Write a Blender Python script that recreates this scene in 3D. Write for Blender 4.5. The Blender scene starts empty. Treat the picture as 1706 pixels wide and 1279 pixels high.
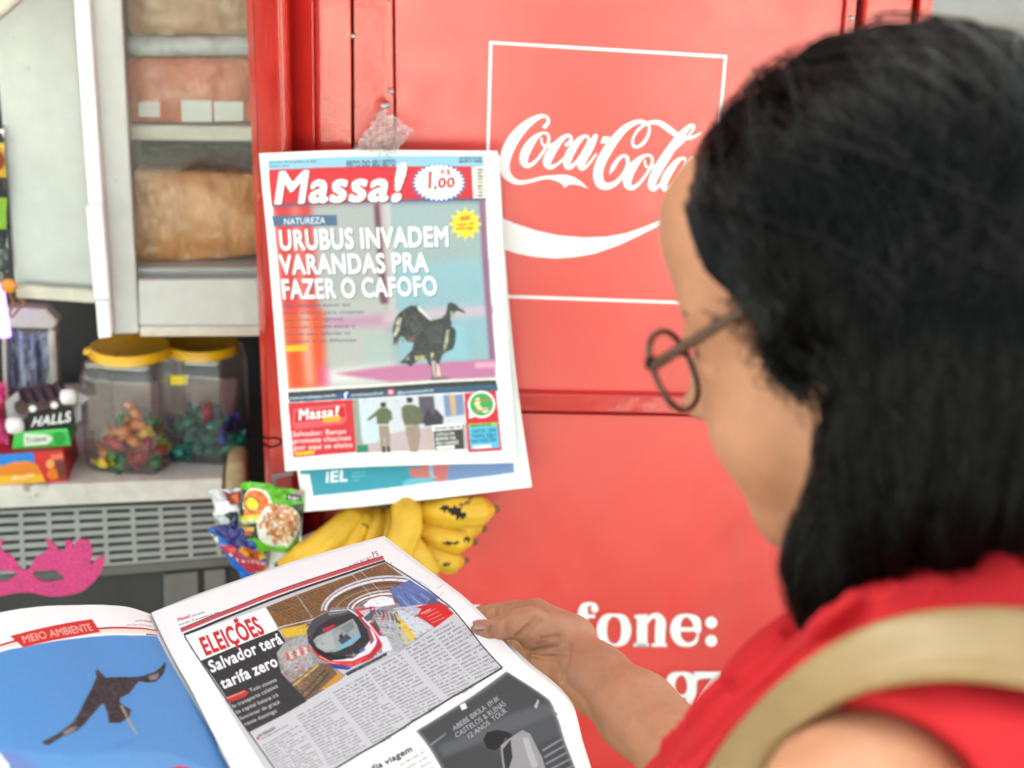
import bpy, bmesh, math, random
import numpy as np
from mathutils import Vector, Matrix

# ------------------------------------------------------------------ camera, sky, sun, exposure
SC = bpy.context.scene
COL = SC.collection
FPX = 2370.0                                   # 50 mm lens on 36 mm, in pixels of a 1706 px wide frame
CAM_LOC = np.array([0.0, 0.0, 1.60])
PITCH, ROLL = math.radians(19.0), math.radians(1.9)
_F = np.array([0, math.cos(PITCH), -math.sin(PITCH)])
_R0 = np.array([1.0, 0, 0]); _U0 = np.array([0, math.sin(PITCH), math.cos(PITCH)])
CR = math.cos(ROLL) * _R0 + math.sin(ROLL) * _U0
CU = -math.sin(ROLL) * _R0 + math.cos(ROLL) * _U0
CF = _F
cam_d = bpy.data.cameras.new("camera"); cam = bpy.data.objects.new("camera", cam_d); COL.objects.link(cam)
cam.matrix_world = Matrix([[CR[0], CU[0], -CF[0], CAM_LOC[0]], [CR[1], CU[1], -CF[1], CAM_LOC[1]],
                           [CR[2], CU[2], -CF[2], CAM_LOC[2]], [0, 0, 0, 1]])
cam_d.lens = 50.0; cam_d.sensor_width = 36.0; cam_d.clip_start = 0.05; cam_d.clip_end = 500
cam_d.dof.use_dof = True; cam_d.dof.focus_distance = 1.27; cam_d.dof.aperture_fstop = 5.2
SC.camera = cam

SUN_EL, SUN_ROT = math.radians(46), math.radians(-24)   # the sun stands behind the kiosk: its front is in open shade
world = bpy.data.worlds.new("World"); SC.world = world; world.use_nodes = True
wn = world.node_tree
sky = wn.nodes.new("ShaderNodeTexSky"); sky.sky_type = 'NISHITA'; sky.sun_disc = False
sky.sun_elevation = SUN_EL; sky.sun_rotation = SUN_ROT; sky.air_density = .55; sky.dust_density = 8.0; sky.ozone_density = .2
veil = wn.nodes.new("ShaderNodeHueSaturation"); veil.inputs["Saturation"].default_value = .45          # thin cloud: a whiter sky
warm = wn.nodes.new("ShaderNodeMix"); warm.data_type = 'RGBA'; warm.blend_type = 'MULTIPLY'; warm.inputs[0].default_value = 1; warm.inputs[7].default_value = (.98, 1.055, .955, 1)
wn.links.new(sky.outputs[0], veil.inputs["Color"]); wn.links.new(veil.outputs[0], warm.inputs[6]); wn.links.new(warm.outputs[2], wn.nodes["Background"].inputs[0]); wn.nodes["Background"].inputs[1].default_value = 0.15
sun_d = bpy.data.lights.new("sun", 'SUN'); sun_d.energy = 3.6; sun_d.angle = math.radians(0.5); sun_d.color = (1, .965, .88)
sun = bpy.data.objects.new("sun", sun_d); COL.objects.link(sun)
_sd = Vector((math.sin(SUN_ROT) * math.cos(SUN_EL), math.cos(SUN_ROT) * math.cos(SUN_EL), math.sin(SUN_EL)))
sun.rotation_euler = _sd.to_track_quat('Z', 'Y').to_euler()
SC.view_settings.view_transform = 'Standard'; SC.view_settings.look = 'None'
SC.view_settings.exposure = 2.7; SC.view_settings.gamma = 1
SC.cycles.max_bounces = 10; SC.cycles.transparent_max_bounces = 16
SC.cycles.caustics_reflective = False; SC.cycles.caustics_refractive = False
SC.cycles.use_denoising = True

# ------------------------------------------------------------------ helpers
def P(px, py, z):
    """world point seen at (px,py) of the 1706x1279 frame at depth z along the view axis"""
    return CAM_LOC + CF * z + CR * ((px - 853.0) / FPX * z) - CU * ((py - 639.5) / FPX * z)
def proj(p):
    q = np.asarray(p) - CAM_LOC
    z = q @ CF
    return 853.0 + FPX * (q @ CR) / z, 639.5 - FPX * (q @ CU) / z, z
class Plane:
    def __init__(s, o, yaw):
        s.o = np.asarray(o, float); s.n = np.array([math.sin(math.radians(yaw)), -math.cos(math.radians(yaw)), 0.0])
        s.e = np.array([math.cos(math.radians(yaw)), math.sin(math.radians(yaw)), 0.0])
    def at(s, px, py, off=0.0):
        d = CF + CR * ((px - 853.0) / FPX) - CU * ((py - 639.5) / FPX)
        t = ((s.o + s.n * off - CAM_LOC) @ s.n) / (d @ s.n)
        return CAM_LOC + d * t
WALL = Plane(P(850, 500, 1.78), 3.0)
BAY = Plane(P(400, 800, 2.02), 8.0)

def srgb(r, g, b):
    def f(c):
        c /= 255.0
        return c / 12.92 if c <= .04045 else ((c + .055) / 1.055) ** 2.4
    return (f(r), f(g), f(b))
def mat(name, col=(.5, .5, .5), rough=.5, spec=.5, noise=None, bump=None, attr=False, metal=0, coat=0, sss=0,
        spots=None, alpha=None, emit=None, streak=None, stretch=None):
    m = bpy.data.materials.new(name); m.use_nodes = True
    nt = m.node_tree; N = nt.nodes; L = nt.links
    b = N["Principled BSDF"]
    b.inputs["Roughness"].default_value = rough; b.inputs["Specular IOR Level"].default_value = spec
    b.inputs["Metallic"].default_value = metal; b.inputs["Coat Weight"].default_value = coat
    if sss:
        b.inputs["Subsurface Weight"].default_value = sss; b.inputs["Subsurface Radius"].default_value = (1, .35, .2)
        b.inputs["Subsurface Scale"].default_value = .006
    tc = N.new("ShaderNodeTexCoord"); vec = tc.outputs["Object"]
    if stretch:
        mp = N.new("ShaderNodeMapping"); mp.inputs["Scale"].default_value = stretch
        L.new(vec, mp.inputs["Vector"]); vec = mp.outputs[0]
    if attr:
        a = N.new("ShaderNodeAttribute"); a.attribute_name = "Col"; cs = a.outputs["Color"]
    else:
        r = N.new("ShaderNodeRGB"); r.outputs[0].default_value = (*col, 1); cs = r.outputs[0]
    def tex(scale, detail=5, rg=.6):
        n = N.new("ShaderNodeTexNoise"); n.inputs["Scale"].default_value = scale; n.inputs["Detail"].default_value = detail
        n.inputs["Roughness"].default_value = rg; L.new(vec, n.inputs["Vector"]); return n.outputs["Fac"]
    def mul(c, fac_sock, lo, hi, p0=.3, p1=.7, dark=None):
        rp = N.new("ShaderNodeMapRange"); rp.inputs[1].default_value = p0; rp.inputs[2].default_value = p1
        rp.inputs[3].default_value = lo; rp.inputs[4].default_value = hi; L.new(fac_sock, rp.inputs[0])
        mx = N.new("ShaderNodeMix"); mx.data_type = 'RGBA'; mx.blend_type = 'MIX' if dark else 'MULTIPLY'
        if dark:
            L.new(rp.outputs[0], mx.inputs[0]); L.new(c, mx.inputs[6]); mx.inputs[7].default_value = (*dark, 1)
        else:
            mx.inputs[0].default_value = 1; L.new(c, mx.inputs[6]); L.new(rp.outputs[0], mx.inputs[7])
        return mx.outputs[2]
    if noise:
        for sc_, am in ([noise] if not isinstance(noise, list) else noise):
            cs = mul(cs, tex(sc_), 1 - am, 1 + am * .6)
    if spots:
        for sc_, th, colr in spots:
            cs = mul(cs, tex(sc_, 3), 0, .85, th, th + .05, colr)
    if streak:
        sc_, th, colr, am = streak
        mp2 = N.new("ShaderNodeMapping"); mp2.inputs["Scale"].default_value = (1, 1, .12); L.new(tc.outputs["Object"], mp2.inputs[0])
        n = N.new("ShaderNodeTexNoise"); n.inputs["Scale"].default_value = sc_; n.inputs["Detail"].default_value = 6; L.new(mp2.outputs[0], n.inputs["Vector"])
        cs = mul(cs, n.outputs["Fac"], 0, am, th, th + .2, colr)
    L.new(cs, b.inputs["Base Color"])
    if bump:
        prev = None
        for sc_, st, di in ([bump] if not isinstance(bump, list) else bump):
            bn = N.new("ShaderNodeBump"); bn.inputs["Strength"].default_value = st; bn.inputs["Distance"].default_value = di
            L.new(tex(sc_, 4, .55), bn.inputs["Height"])
            if prev: L.new(prev, bn.inputs["Normal"])
            prev = bn.outputs[0]
        L.new(prev, b.inputs["Normal"])
        # a little gloss variation goes with every uneven surface
    if rough < .6:
        rr = N.new("ShaderNodeMapRange"); rr.inputs[1].default_value = .3; rr.inputs[2].default_value = .7
        rr.inputs[3].default_value = rough * .8; rr.inputs[4].default_value = min(1, rough * 1.25)
        L.new(tex(14, 6), rr.inputs[0]); L.new(rr.outputs[0], b.inputs["Roughness"])
    if alpha is not None:
        b.inputs["Alpha"].default_value = alpha
    if emit:
        b.inputs["Emission Color"].default_value = (*emit[0], 1); b.inputs["Emission Strength"].default_value = emit[1]
    return m
def clear_mat(name, tint=(1, 1, 1), rough=.08, gloss=.12, bump=None, body=0.0, edge=.5):
    """thin clear plastic or glass: mostly lets light straight through, mirrors a little"""
    m = bpy.data.materials.new(name); m.use_nodes = True; nt = m.node_tree; N = nt.nodes; L = nt.links
    N.remove(N["Principled BSDF"]); out = N["Material Output"]
    t = N.new("ShaderNodeBsdfTransparent"); t.inputs[0].default_value = (*tint, 1)
    g = N.new("ShaderNodeBsdfGlossy"); g.inputs["Roughness"].default_value = rough
    fr = N.new("ShaderNodeLayerWeight"); fr.inputs[0].default_value = .35
    mr = N.new("ShaderNodeMapRange"); mr.inputs[3].default_value = gloss; mr.inputs[4].default_value = min(1, gloss + edge)
    L.new(fr.outputs["Fresnel"], mr.inputs[0])
    mx = N.new("ShaderNodeMixShader"); L.new(mr.outputs[0], mx.inputs[0]); L.new(t.outputs[0], mx.inputs[1]); L.new(g.outputs[0], mx.inputs[2])
    last = mx.outputs[0]
    if body:
        d = N.new("ShaderNodeBsdfDiffuse"); d.inputs[0].default_value = (.8, .8, .78, 1)
        m2 = N.new("ShaderNodeMixShader"); m2.inputs[0].default_value = body; L.new(last, m2.inputs[1]); L.new(d.outputs[0], m2.inputs[2]); last = m2.outputs[0]
    if bump:
        tc = N.new("ShaderNodeTexCoord"); n = N.new("ShaderNodeTexNoise"); n.inputs["Scale"].default_value = bump[0]; n.inputs["Detail"].default_value = 3
        L.new(tc.outputs["Object"], n.inputs["Vector"])
        bn = N.new("ShaderNodeBump"); bn.inputs["Strength"].default_value = bump[1]; bn.inputs["Distance"].default_value = bump[2]
        L.new(n.outputs["Fac"], bn.inputs["Height"]); L.new(bn.outputs[0], g.inputs["Normal"]); L.new(bn.outputs[0], fr.inputs["Normal"])
    L.new(last, out.inputs[0])
    return m

WORG = {}
def tag(o, label=None, cat=None, group=None, kind=None):
    if label: o["label"] = label
    if cat: o["category"] = cat
    if group: o["group"] = group
    if kind: o["kind"] = kind
    return o
def thing(name, loc, label, cat, group=None):
    o = bpy.data.objects.new(name, None); COL.objects.link(o); o.location = loc; o.empty_display_size = .05
    WORG[o] = np.asarray(loc, float)
    return tag(o, label, cat, group)
class MB:
    """collects geometry in world coordinates; build() links it as one mesh object"""
    def __init__(s): s.v = []; s.f = []; s.n = 0
    def add(s, v, f):
        v = np.asarray(v, float); s.v.append(v); b = s.n
        s.f += [tuple(int(i) + b for i in q) for q in f]; s.n += len(v); return s
    def prism(s, front, back):
        n = len(front)
        f = [tuple(range(n)), tuple(range(2 * n - 1, n - 1, -1))] + [(i, i + n, (i + 1) % n + n, (i + 1) % n) for i in range(n)]
        return s.add(list(front) + list(back), [q[::-1] for q in f])
    def slab(s, plane, pts, off, back):
        fr = [plane.at(x, y, off) for x, y in pts]
        return s.prism(fr, [p - plane.n * (off - back) for p in fr])
    def box(s, c, ax, hs):
        c = np.asarray(c, float); ax = [np.asarray(a, float) * h for a, h in zip(ax, hs)]
        v = [c + sx * ax[0] + sy * ax[1] + sz * ax[2] for sz in (-1, 1) for sy in (-1, 1) for sx in (-1, 1)]
        return s.add(v, [(0, 2, 3, 1), (4, 5, 7, 6), (0, 1, 5, 4), (2, 6, 7, 3), (0, 4, 6, 2), (1, 3, 7, 5)])
    def tube(s, pts, r, n=8, closed=False, cap=True, flat=1.0, up=None):
        pts = np.asarray(pts, float); m = len(pts); r = np.broadcast_to(np.asarray(r, float), (m,))
        if closed: tg = np.roll(pts, -1, 0) - np.roll(pts, 1, 0)
        else: tg = np.gradient(pts, axis=0)
        tg /= np.linalg.norm(tg, axis=1)[:, None] + 1e-12
        a = np.array([0, 0, 1.0]) if up is None else np.asarray(up, float)
        if up is None and abs(tg[0] @ a) > .9: a = np.array([1.0, 0, 0])
        V = []
        for i in range(m):
            a1 = a - tg[i] * (a @ tg[i]); a1 /= np.linalg.norm(a1) + 1e-12
            if up is None: a = a1
            b1 = np.cross(tg[i], a1)
            for k in range(n):
                t = 2 * math.pi * k / n
                V.append(pts[i] + r[i] * (math.cos(t) * a1 * flat + math.sin(t) * b1))
        F = []
        for i in range(m if closed else m - 1):
            j = (i + 1) % m
            for k in range(n):
                F.append((i * n + k, i * n + (k + 1) % n, j * n + (k + 1) % n, j * n + k))
        if cap and not closed: F += [tuple(range(n))[::-1], tuple((m - 1) * n + k for k in range(n))]
        return s.add(V, F)
    def grid(s, G):
        G = np.asarray(G, float); h, w = G.shape[:2]
        s.add(G.reshape(-1, 3), [(i * w + j, i * w + j + 1, (i + 1) * w + j + 1, (i + 1) * w + j) for i in range(h - 1) for j in range(w - 1)])
        return s
    def lathe(s, c, prof, n=32, sq=0.0, axis=None, e=None):
        """profile [(r, z)] about a vertical axis through c; sq>0 squares the section"""
        up = np.array([0, 0, 1.0]) if axis is None else np.asarray(axis, float)
        e1 = np.array([1.0, 0, 0]) if e is None else np.asarray(e, float); e1 = e1 - up * (e1 @ up); e1 /= np.linalg.norm(e1); e2 = np.cross(up, e1)
        V = []
        for r, z in prof:
            for k in range(n):
                t = 2 * math.pi * k / n; ca, sa = math.cos(t), math.sin(t)
                q = r * (1 + sq * (1 / max(abs(ca), abs(sa)) - 1))
                V.append(np.asarray(c) + up * z + (e1 * ca + e2 * sa) * q)
        m = len(prof)
        return s.add(V, [(i * n + k, i * n + (k + 1) % n, (i + 1) * n + (k + 1) % n, (i + 1) * n + k) for i in range(m - 1) for k in range(n)])
    def build(s, name, material, parent=None, smooth=False, bevel=0, col=None, seg=2, fix=True, sharp=None):
        V = np.concatenate(s.v) if s.v else np.zeros((0, 3))
        org = WORG[parent] if parent is not None else V.mean(0)
        me = bpy.data.meshes.new(name); me.from_pydata((V - org).tolist(), [], s.f)
        if fix:
            bm = bmesh.new(); bm.from_mesh(me); bmesh.ops.recalc_face_normals(bm, faces=bm.faces); bm.to_mesh(me); bm.free()
        return finish(name, me, material, parent, org, smooth, bevel, seg, sharp)
def finish(name, me, material, parent, org, smooth=False, bevel=0, seg=2, sharp=None):
    o = bpy.data.objects.new(name, me); COL.objects.link(o); me.materials.append(material)
    if smooth:
        me.polygons.foreach_set("use_smooth", [True] * len(me.polygons))
        if sharp: me.set_sharp_from_angle(angle=math.radians(sharp))
    if parent is not None: o.parent = parent
    else: o.location = org
    WORG[o] = np.asarray(org, float)
    if bevel:
        b = o.modifiers.new("bevel", 'BEVEL'); b.width = bevel; b.segments = seg; b.limit_method = 'ANGLE'
        b.harden_normals = False
    return o
def np_mesh(name, V, quads, org):
    """fast mesh from numpy arrays of vertices and quads"""
    me = bpy.data.meshes.new(name); V = np.asarray(V, np.float32) - np.asarray(org, np.float32); q = np.asarray(quads, np.int32)
    me.vertices.add(len(V)); me.vertices.foreach_set("co", V.ravel())
    me.loops.add(q.size); me.loops.foreach_set("vertex_index", q.ravel())
    me.polygons.add(len(q)); me.polygons.foreach_set("loop_start", np.arange(0, q.size, q.shape[1], dtype=np.int32))
    me.update(calc_edges=True); me.validate()
    return me
def spline(pts, n=8, closed=False):
    """Catmull-Rom through points of any dimension"""
    p = np.asarray(pts, float)
    if closed: p = np.concatenate([p[-1:], p, p[:2]])
    else: p = np.concatenate([2 * p[:1] - p[1:2], p, 2 * p[-1:] - p[-2:-1]])
    out = []
    for i in range(1, len(p) - 2):
        for t in np.arange(n) / n:
            out.append(.5 * (2 * p[i] + (p[i + 1] - p[i - 1]) * t + (2 * p[i - 1] - 5 * p[i] + 4 * p[i + 1] - p[i + 2]) * t * t
                             + (3 * p[i] - p[i - 1] - 3 * p[i + 1] + p[i + 2]) * t ** 3))
    if not closed: out.append(p[-2])
    return np.array(out)
rnd = random.Random(7); nrg = np.random.default_rng(11)

# ------------------------------------------------------------------ print: a raster the size of the page, drawn here, carried by the page's vertices
_GL = {}
def glyph(ch, style):
    key = (ch, style)
    if key in _GL: return _GL[key]
    off = {'l': 0, 'r': 0, 'b': .016, 'k': .036}[style]
    def mk(body):
        cu = bpy.data.curves.new("t", 'FONT'); cu.body = body; cu.resolution_u = 3
        o = bpy.data.objects.new("t", cu); COL.objects.link(o)
        dg = bpy.context.evaluated_depsgraph_get(); ev = o.evaluated_get(dg); me = ev.to_mesh()
        n = len(me.vertices); co = np.zeros(n * 3, np.float32); me.vertices.foreach_get("co", co)
        me.calc_loop_triangles(); t = np.zeros(len(me.loop_triangles) * 3, np.int32); me.loop_triangles.foreach_get("vertices", t)
        ev.to_mesh_clear(); bpy.data.objects.remove(o); bpy.data.curves.remove(cu)
        return co.reshape(-1, 3)[:, :2], t.reshape(-1, 3)
    a, _ = mk("I" + ch + "I"); b, _ = mk("II")
    adv = (a[:, 0].max() - a[:, 0].min()) - (b[:, 0].max() - b[:, 0].min())
    v, t = mk(ch)
    RES = 64; x0, y0, x1, y1 = -.15, -.35, max(.9, adv + .2), 1.25
    W, H = int((x1 - x0) * RES), int((y1 - y0) * RES)
    cov = np.zeros((H, W), np.float32)
    for tri in t:
        p = v[tri]; ax, ay = (p[:, 0] - x0) * RES, (p[:, 1] - y0) * RES
        i0, i1 = max(0, int(ax.min()) - 1), min(W, int(ax.max()) + 2); j0, j1 = max(0, int(ay.min()) - 1), min(H, int(ay.max()) + 2)
        if i1 <= i0 or j1 <= j0: continue
        X, Y = np.meshgrid(np.arange(i0, i1) + .5, np.arange(j0, j1) + .5)
        s0 = (ax[1] - ax[0]) * (Y - ay[0]) - (ay[1] - ay[0]) * (X - ax[0])
        s1 = (ax[2] - ax[1]) * (Y - ay[1]) - (ay[2] - ay[1]) * (X - ax[1])
        s2 = (ax[0] - ax[2]) * (Y - ay[2]) - (ay[0] - ay[2]) * (X - ax[2])
        cov[j0:j1, i0:i1] = np.maximum(cov[j0:j1, i0:i1], ((s0 >= 0) & (s1 >= 0) & (s2 >= 0)) | ((s0 <= 0) & (s1 <= 0) & (s2 <= 0)))
    if off:                                    # heavier weights: thicken the strokes
        r = off * RES; base = cov.copy(); n = int(math.ceil(r))
        for dy in range(-n, n + 1):
            for dx in range(-n, n + 1):
                if dx * dx + dy * dy <= r * r + .3: cov = np.maximum(cov, np.roll(np.roll(base, dy, 0), dx, 1))
        adv += off * 1.1
    def pool(c):
        h, w = c.shape[0] // 2 * 2, c.shape[1] // 2 * 2
        c = c[:h, :w]; return (c[::2, ::2] + c[1::2, ::2] + c[::2, 1::2] + c[1::2, 1::2]) / 4
    mips = [cov]
    for _ in range(3): mips.append(pool(mips[-1]))
    _GL[key] = (adv, x0, y0, RES, mips)
    return _GL[key]
def text_width(s, style='b'): return sum(glyph(c, style)[0] if c != ' ' else .28 for c in s)
CAP = .73
def box_blur(a, r):
    if r < 1: return a
    for ax in (0, 1):
        pad = [(0, 0)] * a.ndim; pad[ax] = (r + 1, r)
        c = np.cumsum(np.pad(a, pad, mode='edge'), axis=ax, dtype=np.float64)
        n = a.shape[ax]
        sl1 = [slice(None)] * a.ndim; sl0 = [slice(None)] * a.ndim
        sl1[ax] = slice(2 * r + 1, 2 * r + 1 + n); sl0[ax] = slice(0, n)
        a = ((c[tuple(sl1)] - c[tuple(sl0)]) / (2 * r + 1)).astype(np.float32)
    return a
class Canvas:
    """page raster; x right, y down, in page units; q maps drawing coordinates to page units"""
    def __init__(s, w, h, res, bg=(246, 245, 242), q=None):
        s.k = res * 2; s.W, s.H = int(w * res) * 2, int(h * res) * 2; s.w, s.h = w, h
        s.a = np.empty((s.H, s.W, 3), np.float32); s.a[:] = np.array(bg) / 255.0
        s.q = q or (lambda x, y: (x, y))
    def pts(s, pp): return np.array([s.q(x, y) for x, y in pp]) * s.k
    def _blend(s, j0, j1, i0, i1, m, c, al=1.0):
        c = np.asarray(c, np.float32) / 255.0
        s.a[j0:j1, i0:i1] += (c - s.a[j0:j1, i0:i1]) * (m.astype(np.float32) * al)[..., None]
    def mask(s, p):
        i0, i1 = int(max(0, p[:, 0].min() - 1)), int(min(s.W, p[:, 0].max() + 2)); j0, j1 = int(max(0, p[:, 1].min() - 1)), int(min(s.H, p[:, 1].max() + 2))
        if i1 <= i0 or j1 <= j0: return None
        Y = np.arange(j0, j1)[:, None] + .5; X = np.arange(i0, i1)[None] + .5
        m = np.zeros((j1 - j0, i1 - i0), bool)
        for (xa, ya), (xb, yb) in zip(p, np.roll(p, -1, 0)):
            if ya == yb: continue
            c = ((Y > min(ya, yb)) & (Y <= max(ya, yb))); m ^= c & (X < xa + (Y - ya) * (xb - xa) / (yb - ya))
        return j0, j1, i0, i1, m
    def poly(s, pp, c, al=1.0, smooth=0):
        if smooth: pp = spline(pp, smooth, True)
        r = s.mask(s.pts(pp))
        if r: s._blend(*r, c, al)
        return s
    def rect(s, x0, y0, x1, y1, c, al=1.0): return s.poly([(x0, y0), (x1, y0), (x1, y1), (x0, y1)], c, al)
    def ell(s, x, y, rx, ry, c, al=1.0, n=28): return s.poly([(x + rx * math.cos(t * 2 * math.pi / n), y + ry * math.sin(t * 2 * math.pi / n)) for t in range(n)], c, al)
    def star(s, x, y, r0, r1, n, c, sq=1.0): return s.poly([(x + (r0 if i % 2 else r1) * math.cos(i * math.pi / n), y + sq * (r0 if i % 2 else r1) * math.sin(i * math.pi / n)) for i in range(2 * n)], c)
    def line(s, pp, wd, c, al=1.0):
        p = s.pts(pp); w = wd * s.k * s.unit() if False else wd
        for a, b in zip(p[:-1], p[1:]):
            d = b - a; L = np.hypot(*d)
            if L < 1e-6: continue
            nn = np.array([-d[1], d[0]]) / L * (w / 2) * s.lw
            r = s.mask(np.array([a + nn, b + nn, b - nn, a - nn]))
            if r: s._blend(*r, c, al)
        return s
    lw = 1.0
    def blur(s, pp, r):
        p = s.pts(pp); q = s.mask(p)
        if not q: return s
        j0, j1, i0, i1, m = q; b = s.a[j0:j1, i0:i1]
        for _ in range(2): b = box_blur(b, r)
        s.a[j0:j1, i0:i1][m] = b[m]; return s
    def noise(s, pp, amt, cell=1, mono=True):
        q = s.mask(s.pts(pp))
        if not q: return s
        j0, j1, i0, i1, m = q
        n = nrg.normal(size=((j1 - j0) // cell + 1, (i1 - i0) // cell + 1, 1 if mono else 3)).astype(np.float32)
        n = np.repeat(np.repeat(n, cell, 0), cell, 1)[:j1 - j0, :i1 - i0]
        s.a[j0:j1, i0:i1] += n * amt * m[..., None]; return s
    def strokes(s, pp, cols, n, L, w, ang=0.0, spread=.5, al=.5):
        """printed photographic grain: short strokes kept inside an outline"""
        p = s.pts(pp); r = s.mask(p)
        if not r: return s
        j0, j1, i0, i1, m = r; keep = s.a[j0:j1, i0:i1].copy(); ys, xs = np.where(m)
        if len(ys) == 0: return s
        u = math.sqrt(abs(np.linalg.det(np.array([s.pts([(pp[0][0] + 1, pp[0][1])])[0] - s.pts([pp[0]])[0], s.pts([(pp[0][0], pp[0][1] + 1)])[0] - s.pts([pp[0]])[0]]))))
        for _ in range(n):
            k = nrg.integers(len(ys)); x, y = xs[k] + i0, ys[k] + j0; a = ang + nrg.normal() * spread; l = L * u * nrg.uniform(.4, 1.2) / 2; ww = w * u * nrg.uniform(.5, 1.3) / 2
            d = np.array([math.cos(a), math.sin(a)]); q = np.array([-d[1], d[0]]); o = np.array([x, y]); rr = s.mask(np.array([o - d * l, o + q * ww, o + d * l, o - q * ww]))
            if rr: s._blend(*rr, cols[nrg.integers(len(cols))], al)
        out = s.a[j0:j1, i0:i1]; out[~m] = keep[~m]; return s
    def text(s, t, BL, BR, TL, c, style='b', al=1.0, mono=None, shadow=None):
        """baseline from BL to BR, capitals up to TL (drawing coordinates)"""
        if shadow:
            o = np.array(shadow[0]); s.text(t, np.add(BL, o), np.add(BR, o), np.add(TL, o), shadow[1], style, shadow[2])
        bl, br, tl = s.pts([BL, BR, TL]); W = text_width(t, style)
        ex = (br - bl) / W; ey = (tl - bl) / CAP
        M = np.array([[ex[0], ey[0]], [ex[1], ey[1]]]); Mi = np.linalg.inv(M)
        sc = math.sqrt(abs(np.linalg.det(M))); x = 0.0
        for ch in t:
            if ch == ' ': x += .28; continue
            adv, gx, gy, RES, mips = glyph(ch, style)
            lv = int(min(3, max(0, math.floor(math.log2(max(1e-6, RES / sc)))))); cv = mips[lv]; rs = RES / 2 ** lv
            x1g, y1g = gx + cv.shape[1] / rs, gy + cv.shape[0] / rs
            cs = np.array([bl + M @ np.array([x + u, v]) for u in (gx, x1g) for v in (gy, y1g)])
            i0, i1 = int(max(0, cs[:, 0].min())), int(min(s.W, cs[:, 0].max() + 2)); j0, j1 = int(max(0, cs[:, 1].min())), int(min(s.H, cs[:, 1].max() + 2))
            if i1 > i0 and j1 > j0:
                X, Y = np.meshgrid(np.arange(i0, i1) + .5 - bl[0], np.arange(j0, j1) + .5 - bl[1])
                gu = (Mi[0, 0] * X + Mi[0, 1] * Y - x - gx) * rs - .5; gv = (Mi[1, 0] * X + Mi[1, 1] * Y - gy) * rs - .5
                iu = np.clip(np.floor(gu).astype(int), 0, cv.shape[1] - 2); iv = np.clip(np.floor(gv).astype(int), 0, cv.shape[0] - 2)
                fu = np.clip(gu - iu, 0, 1); fv = np.clip(gv - iv, 0, 1)
                m = (cv[iv, iu] * (1 - fu) * (1 - fv) + cv[iv, iu + 1] * fu * (1 - fv) + cv[iv + 1, iu] * (1 - fu) * fv + cv[iv + 1, iu + 1] * fu * fv)
                m[(gu < -.5) | (gv < -.5) | (gu > cv.shape[1] - .5) | (gv > cv.shape[0] - .5)] = 0
                s._blend(j0, j1, i0, i1, np.clip(m, 0, 1), c, al)
            x += adv
        return s
    def out(s, white=.93):
        a = np.clip((s.a[::2, ::2] + s.a[1::2, ::2] + s.a[::2, 1::2] + s.a[1::2, 1::2]) / 4, 0, 1)
        lin = np.where(a <= .04045, a / 12.92, ((a + .055) / 1.055) ** 2.4)
        return (lin * white + .004).astype(np.float32)
class Sheet:
    """a sheet through a net of 3-D control points ctrl[row v][column u]"""
    def __init__(s, ctrl, n=160):
        s.c = np.array(ctrl, float); G = s.grid(n, n); px, py, _ = proj(G); s.P = np.stack([px, py], -1); s.n = n
    def _interp(s, C, n):
        m = len(C); t = np.linspace(0, m - 1, n); i = np.clip(t.astype(int), 0, m - 2); f = (t - i)
        E = np.concatenate([(2 * C[:1] - C[1:2]), C, (2 * C[-1:] - C[-2:-1])]); f = f.reshape(-1, *([1] * (C.ndim - 1)))
        a, b, c, d = E[i], E[i + 1], E[i + 2], E[i + 3]
        return .5 * (2 * b + (c - a) * f + (2 * a - 5 * b + 4 * c - d) * f * f + (3 * b - a - 3 * c + d) * f ** 3)
    def grid(s, nv, nu): return np.swapaxes(s._interp(np.swapaxes(s._interp(s.c, nv), 0, 1), nu), 0, 1)
    def inv(s, px, py):
        d = (s.P[..., 0] - px) ** 2 + (s.P[..., 1] - py) ** 2
        j, i = np.unravel_index(np.argmin(d), d.shape); n = s.n
        j0, i0 = min(max(j, 1), n - 2), min(max(i, 1), n - 2)
        du = (s.P[j0, i0 + 1] - s.P[j0, i0 - 1]) / 2; dv = (s.P[j0 + 1, i0] - s.P[j0 - 1, i0]) / 2
        r = np.linalg.solve(np.array([du, dv]).T, np.array([px, py]) - s.P[j0, i0])
        return (i0 + r[0]) / (n - 1), (j0 + r[1]) / (n - 1)
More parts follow.
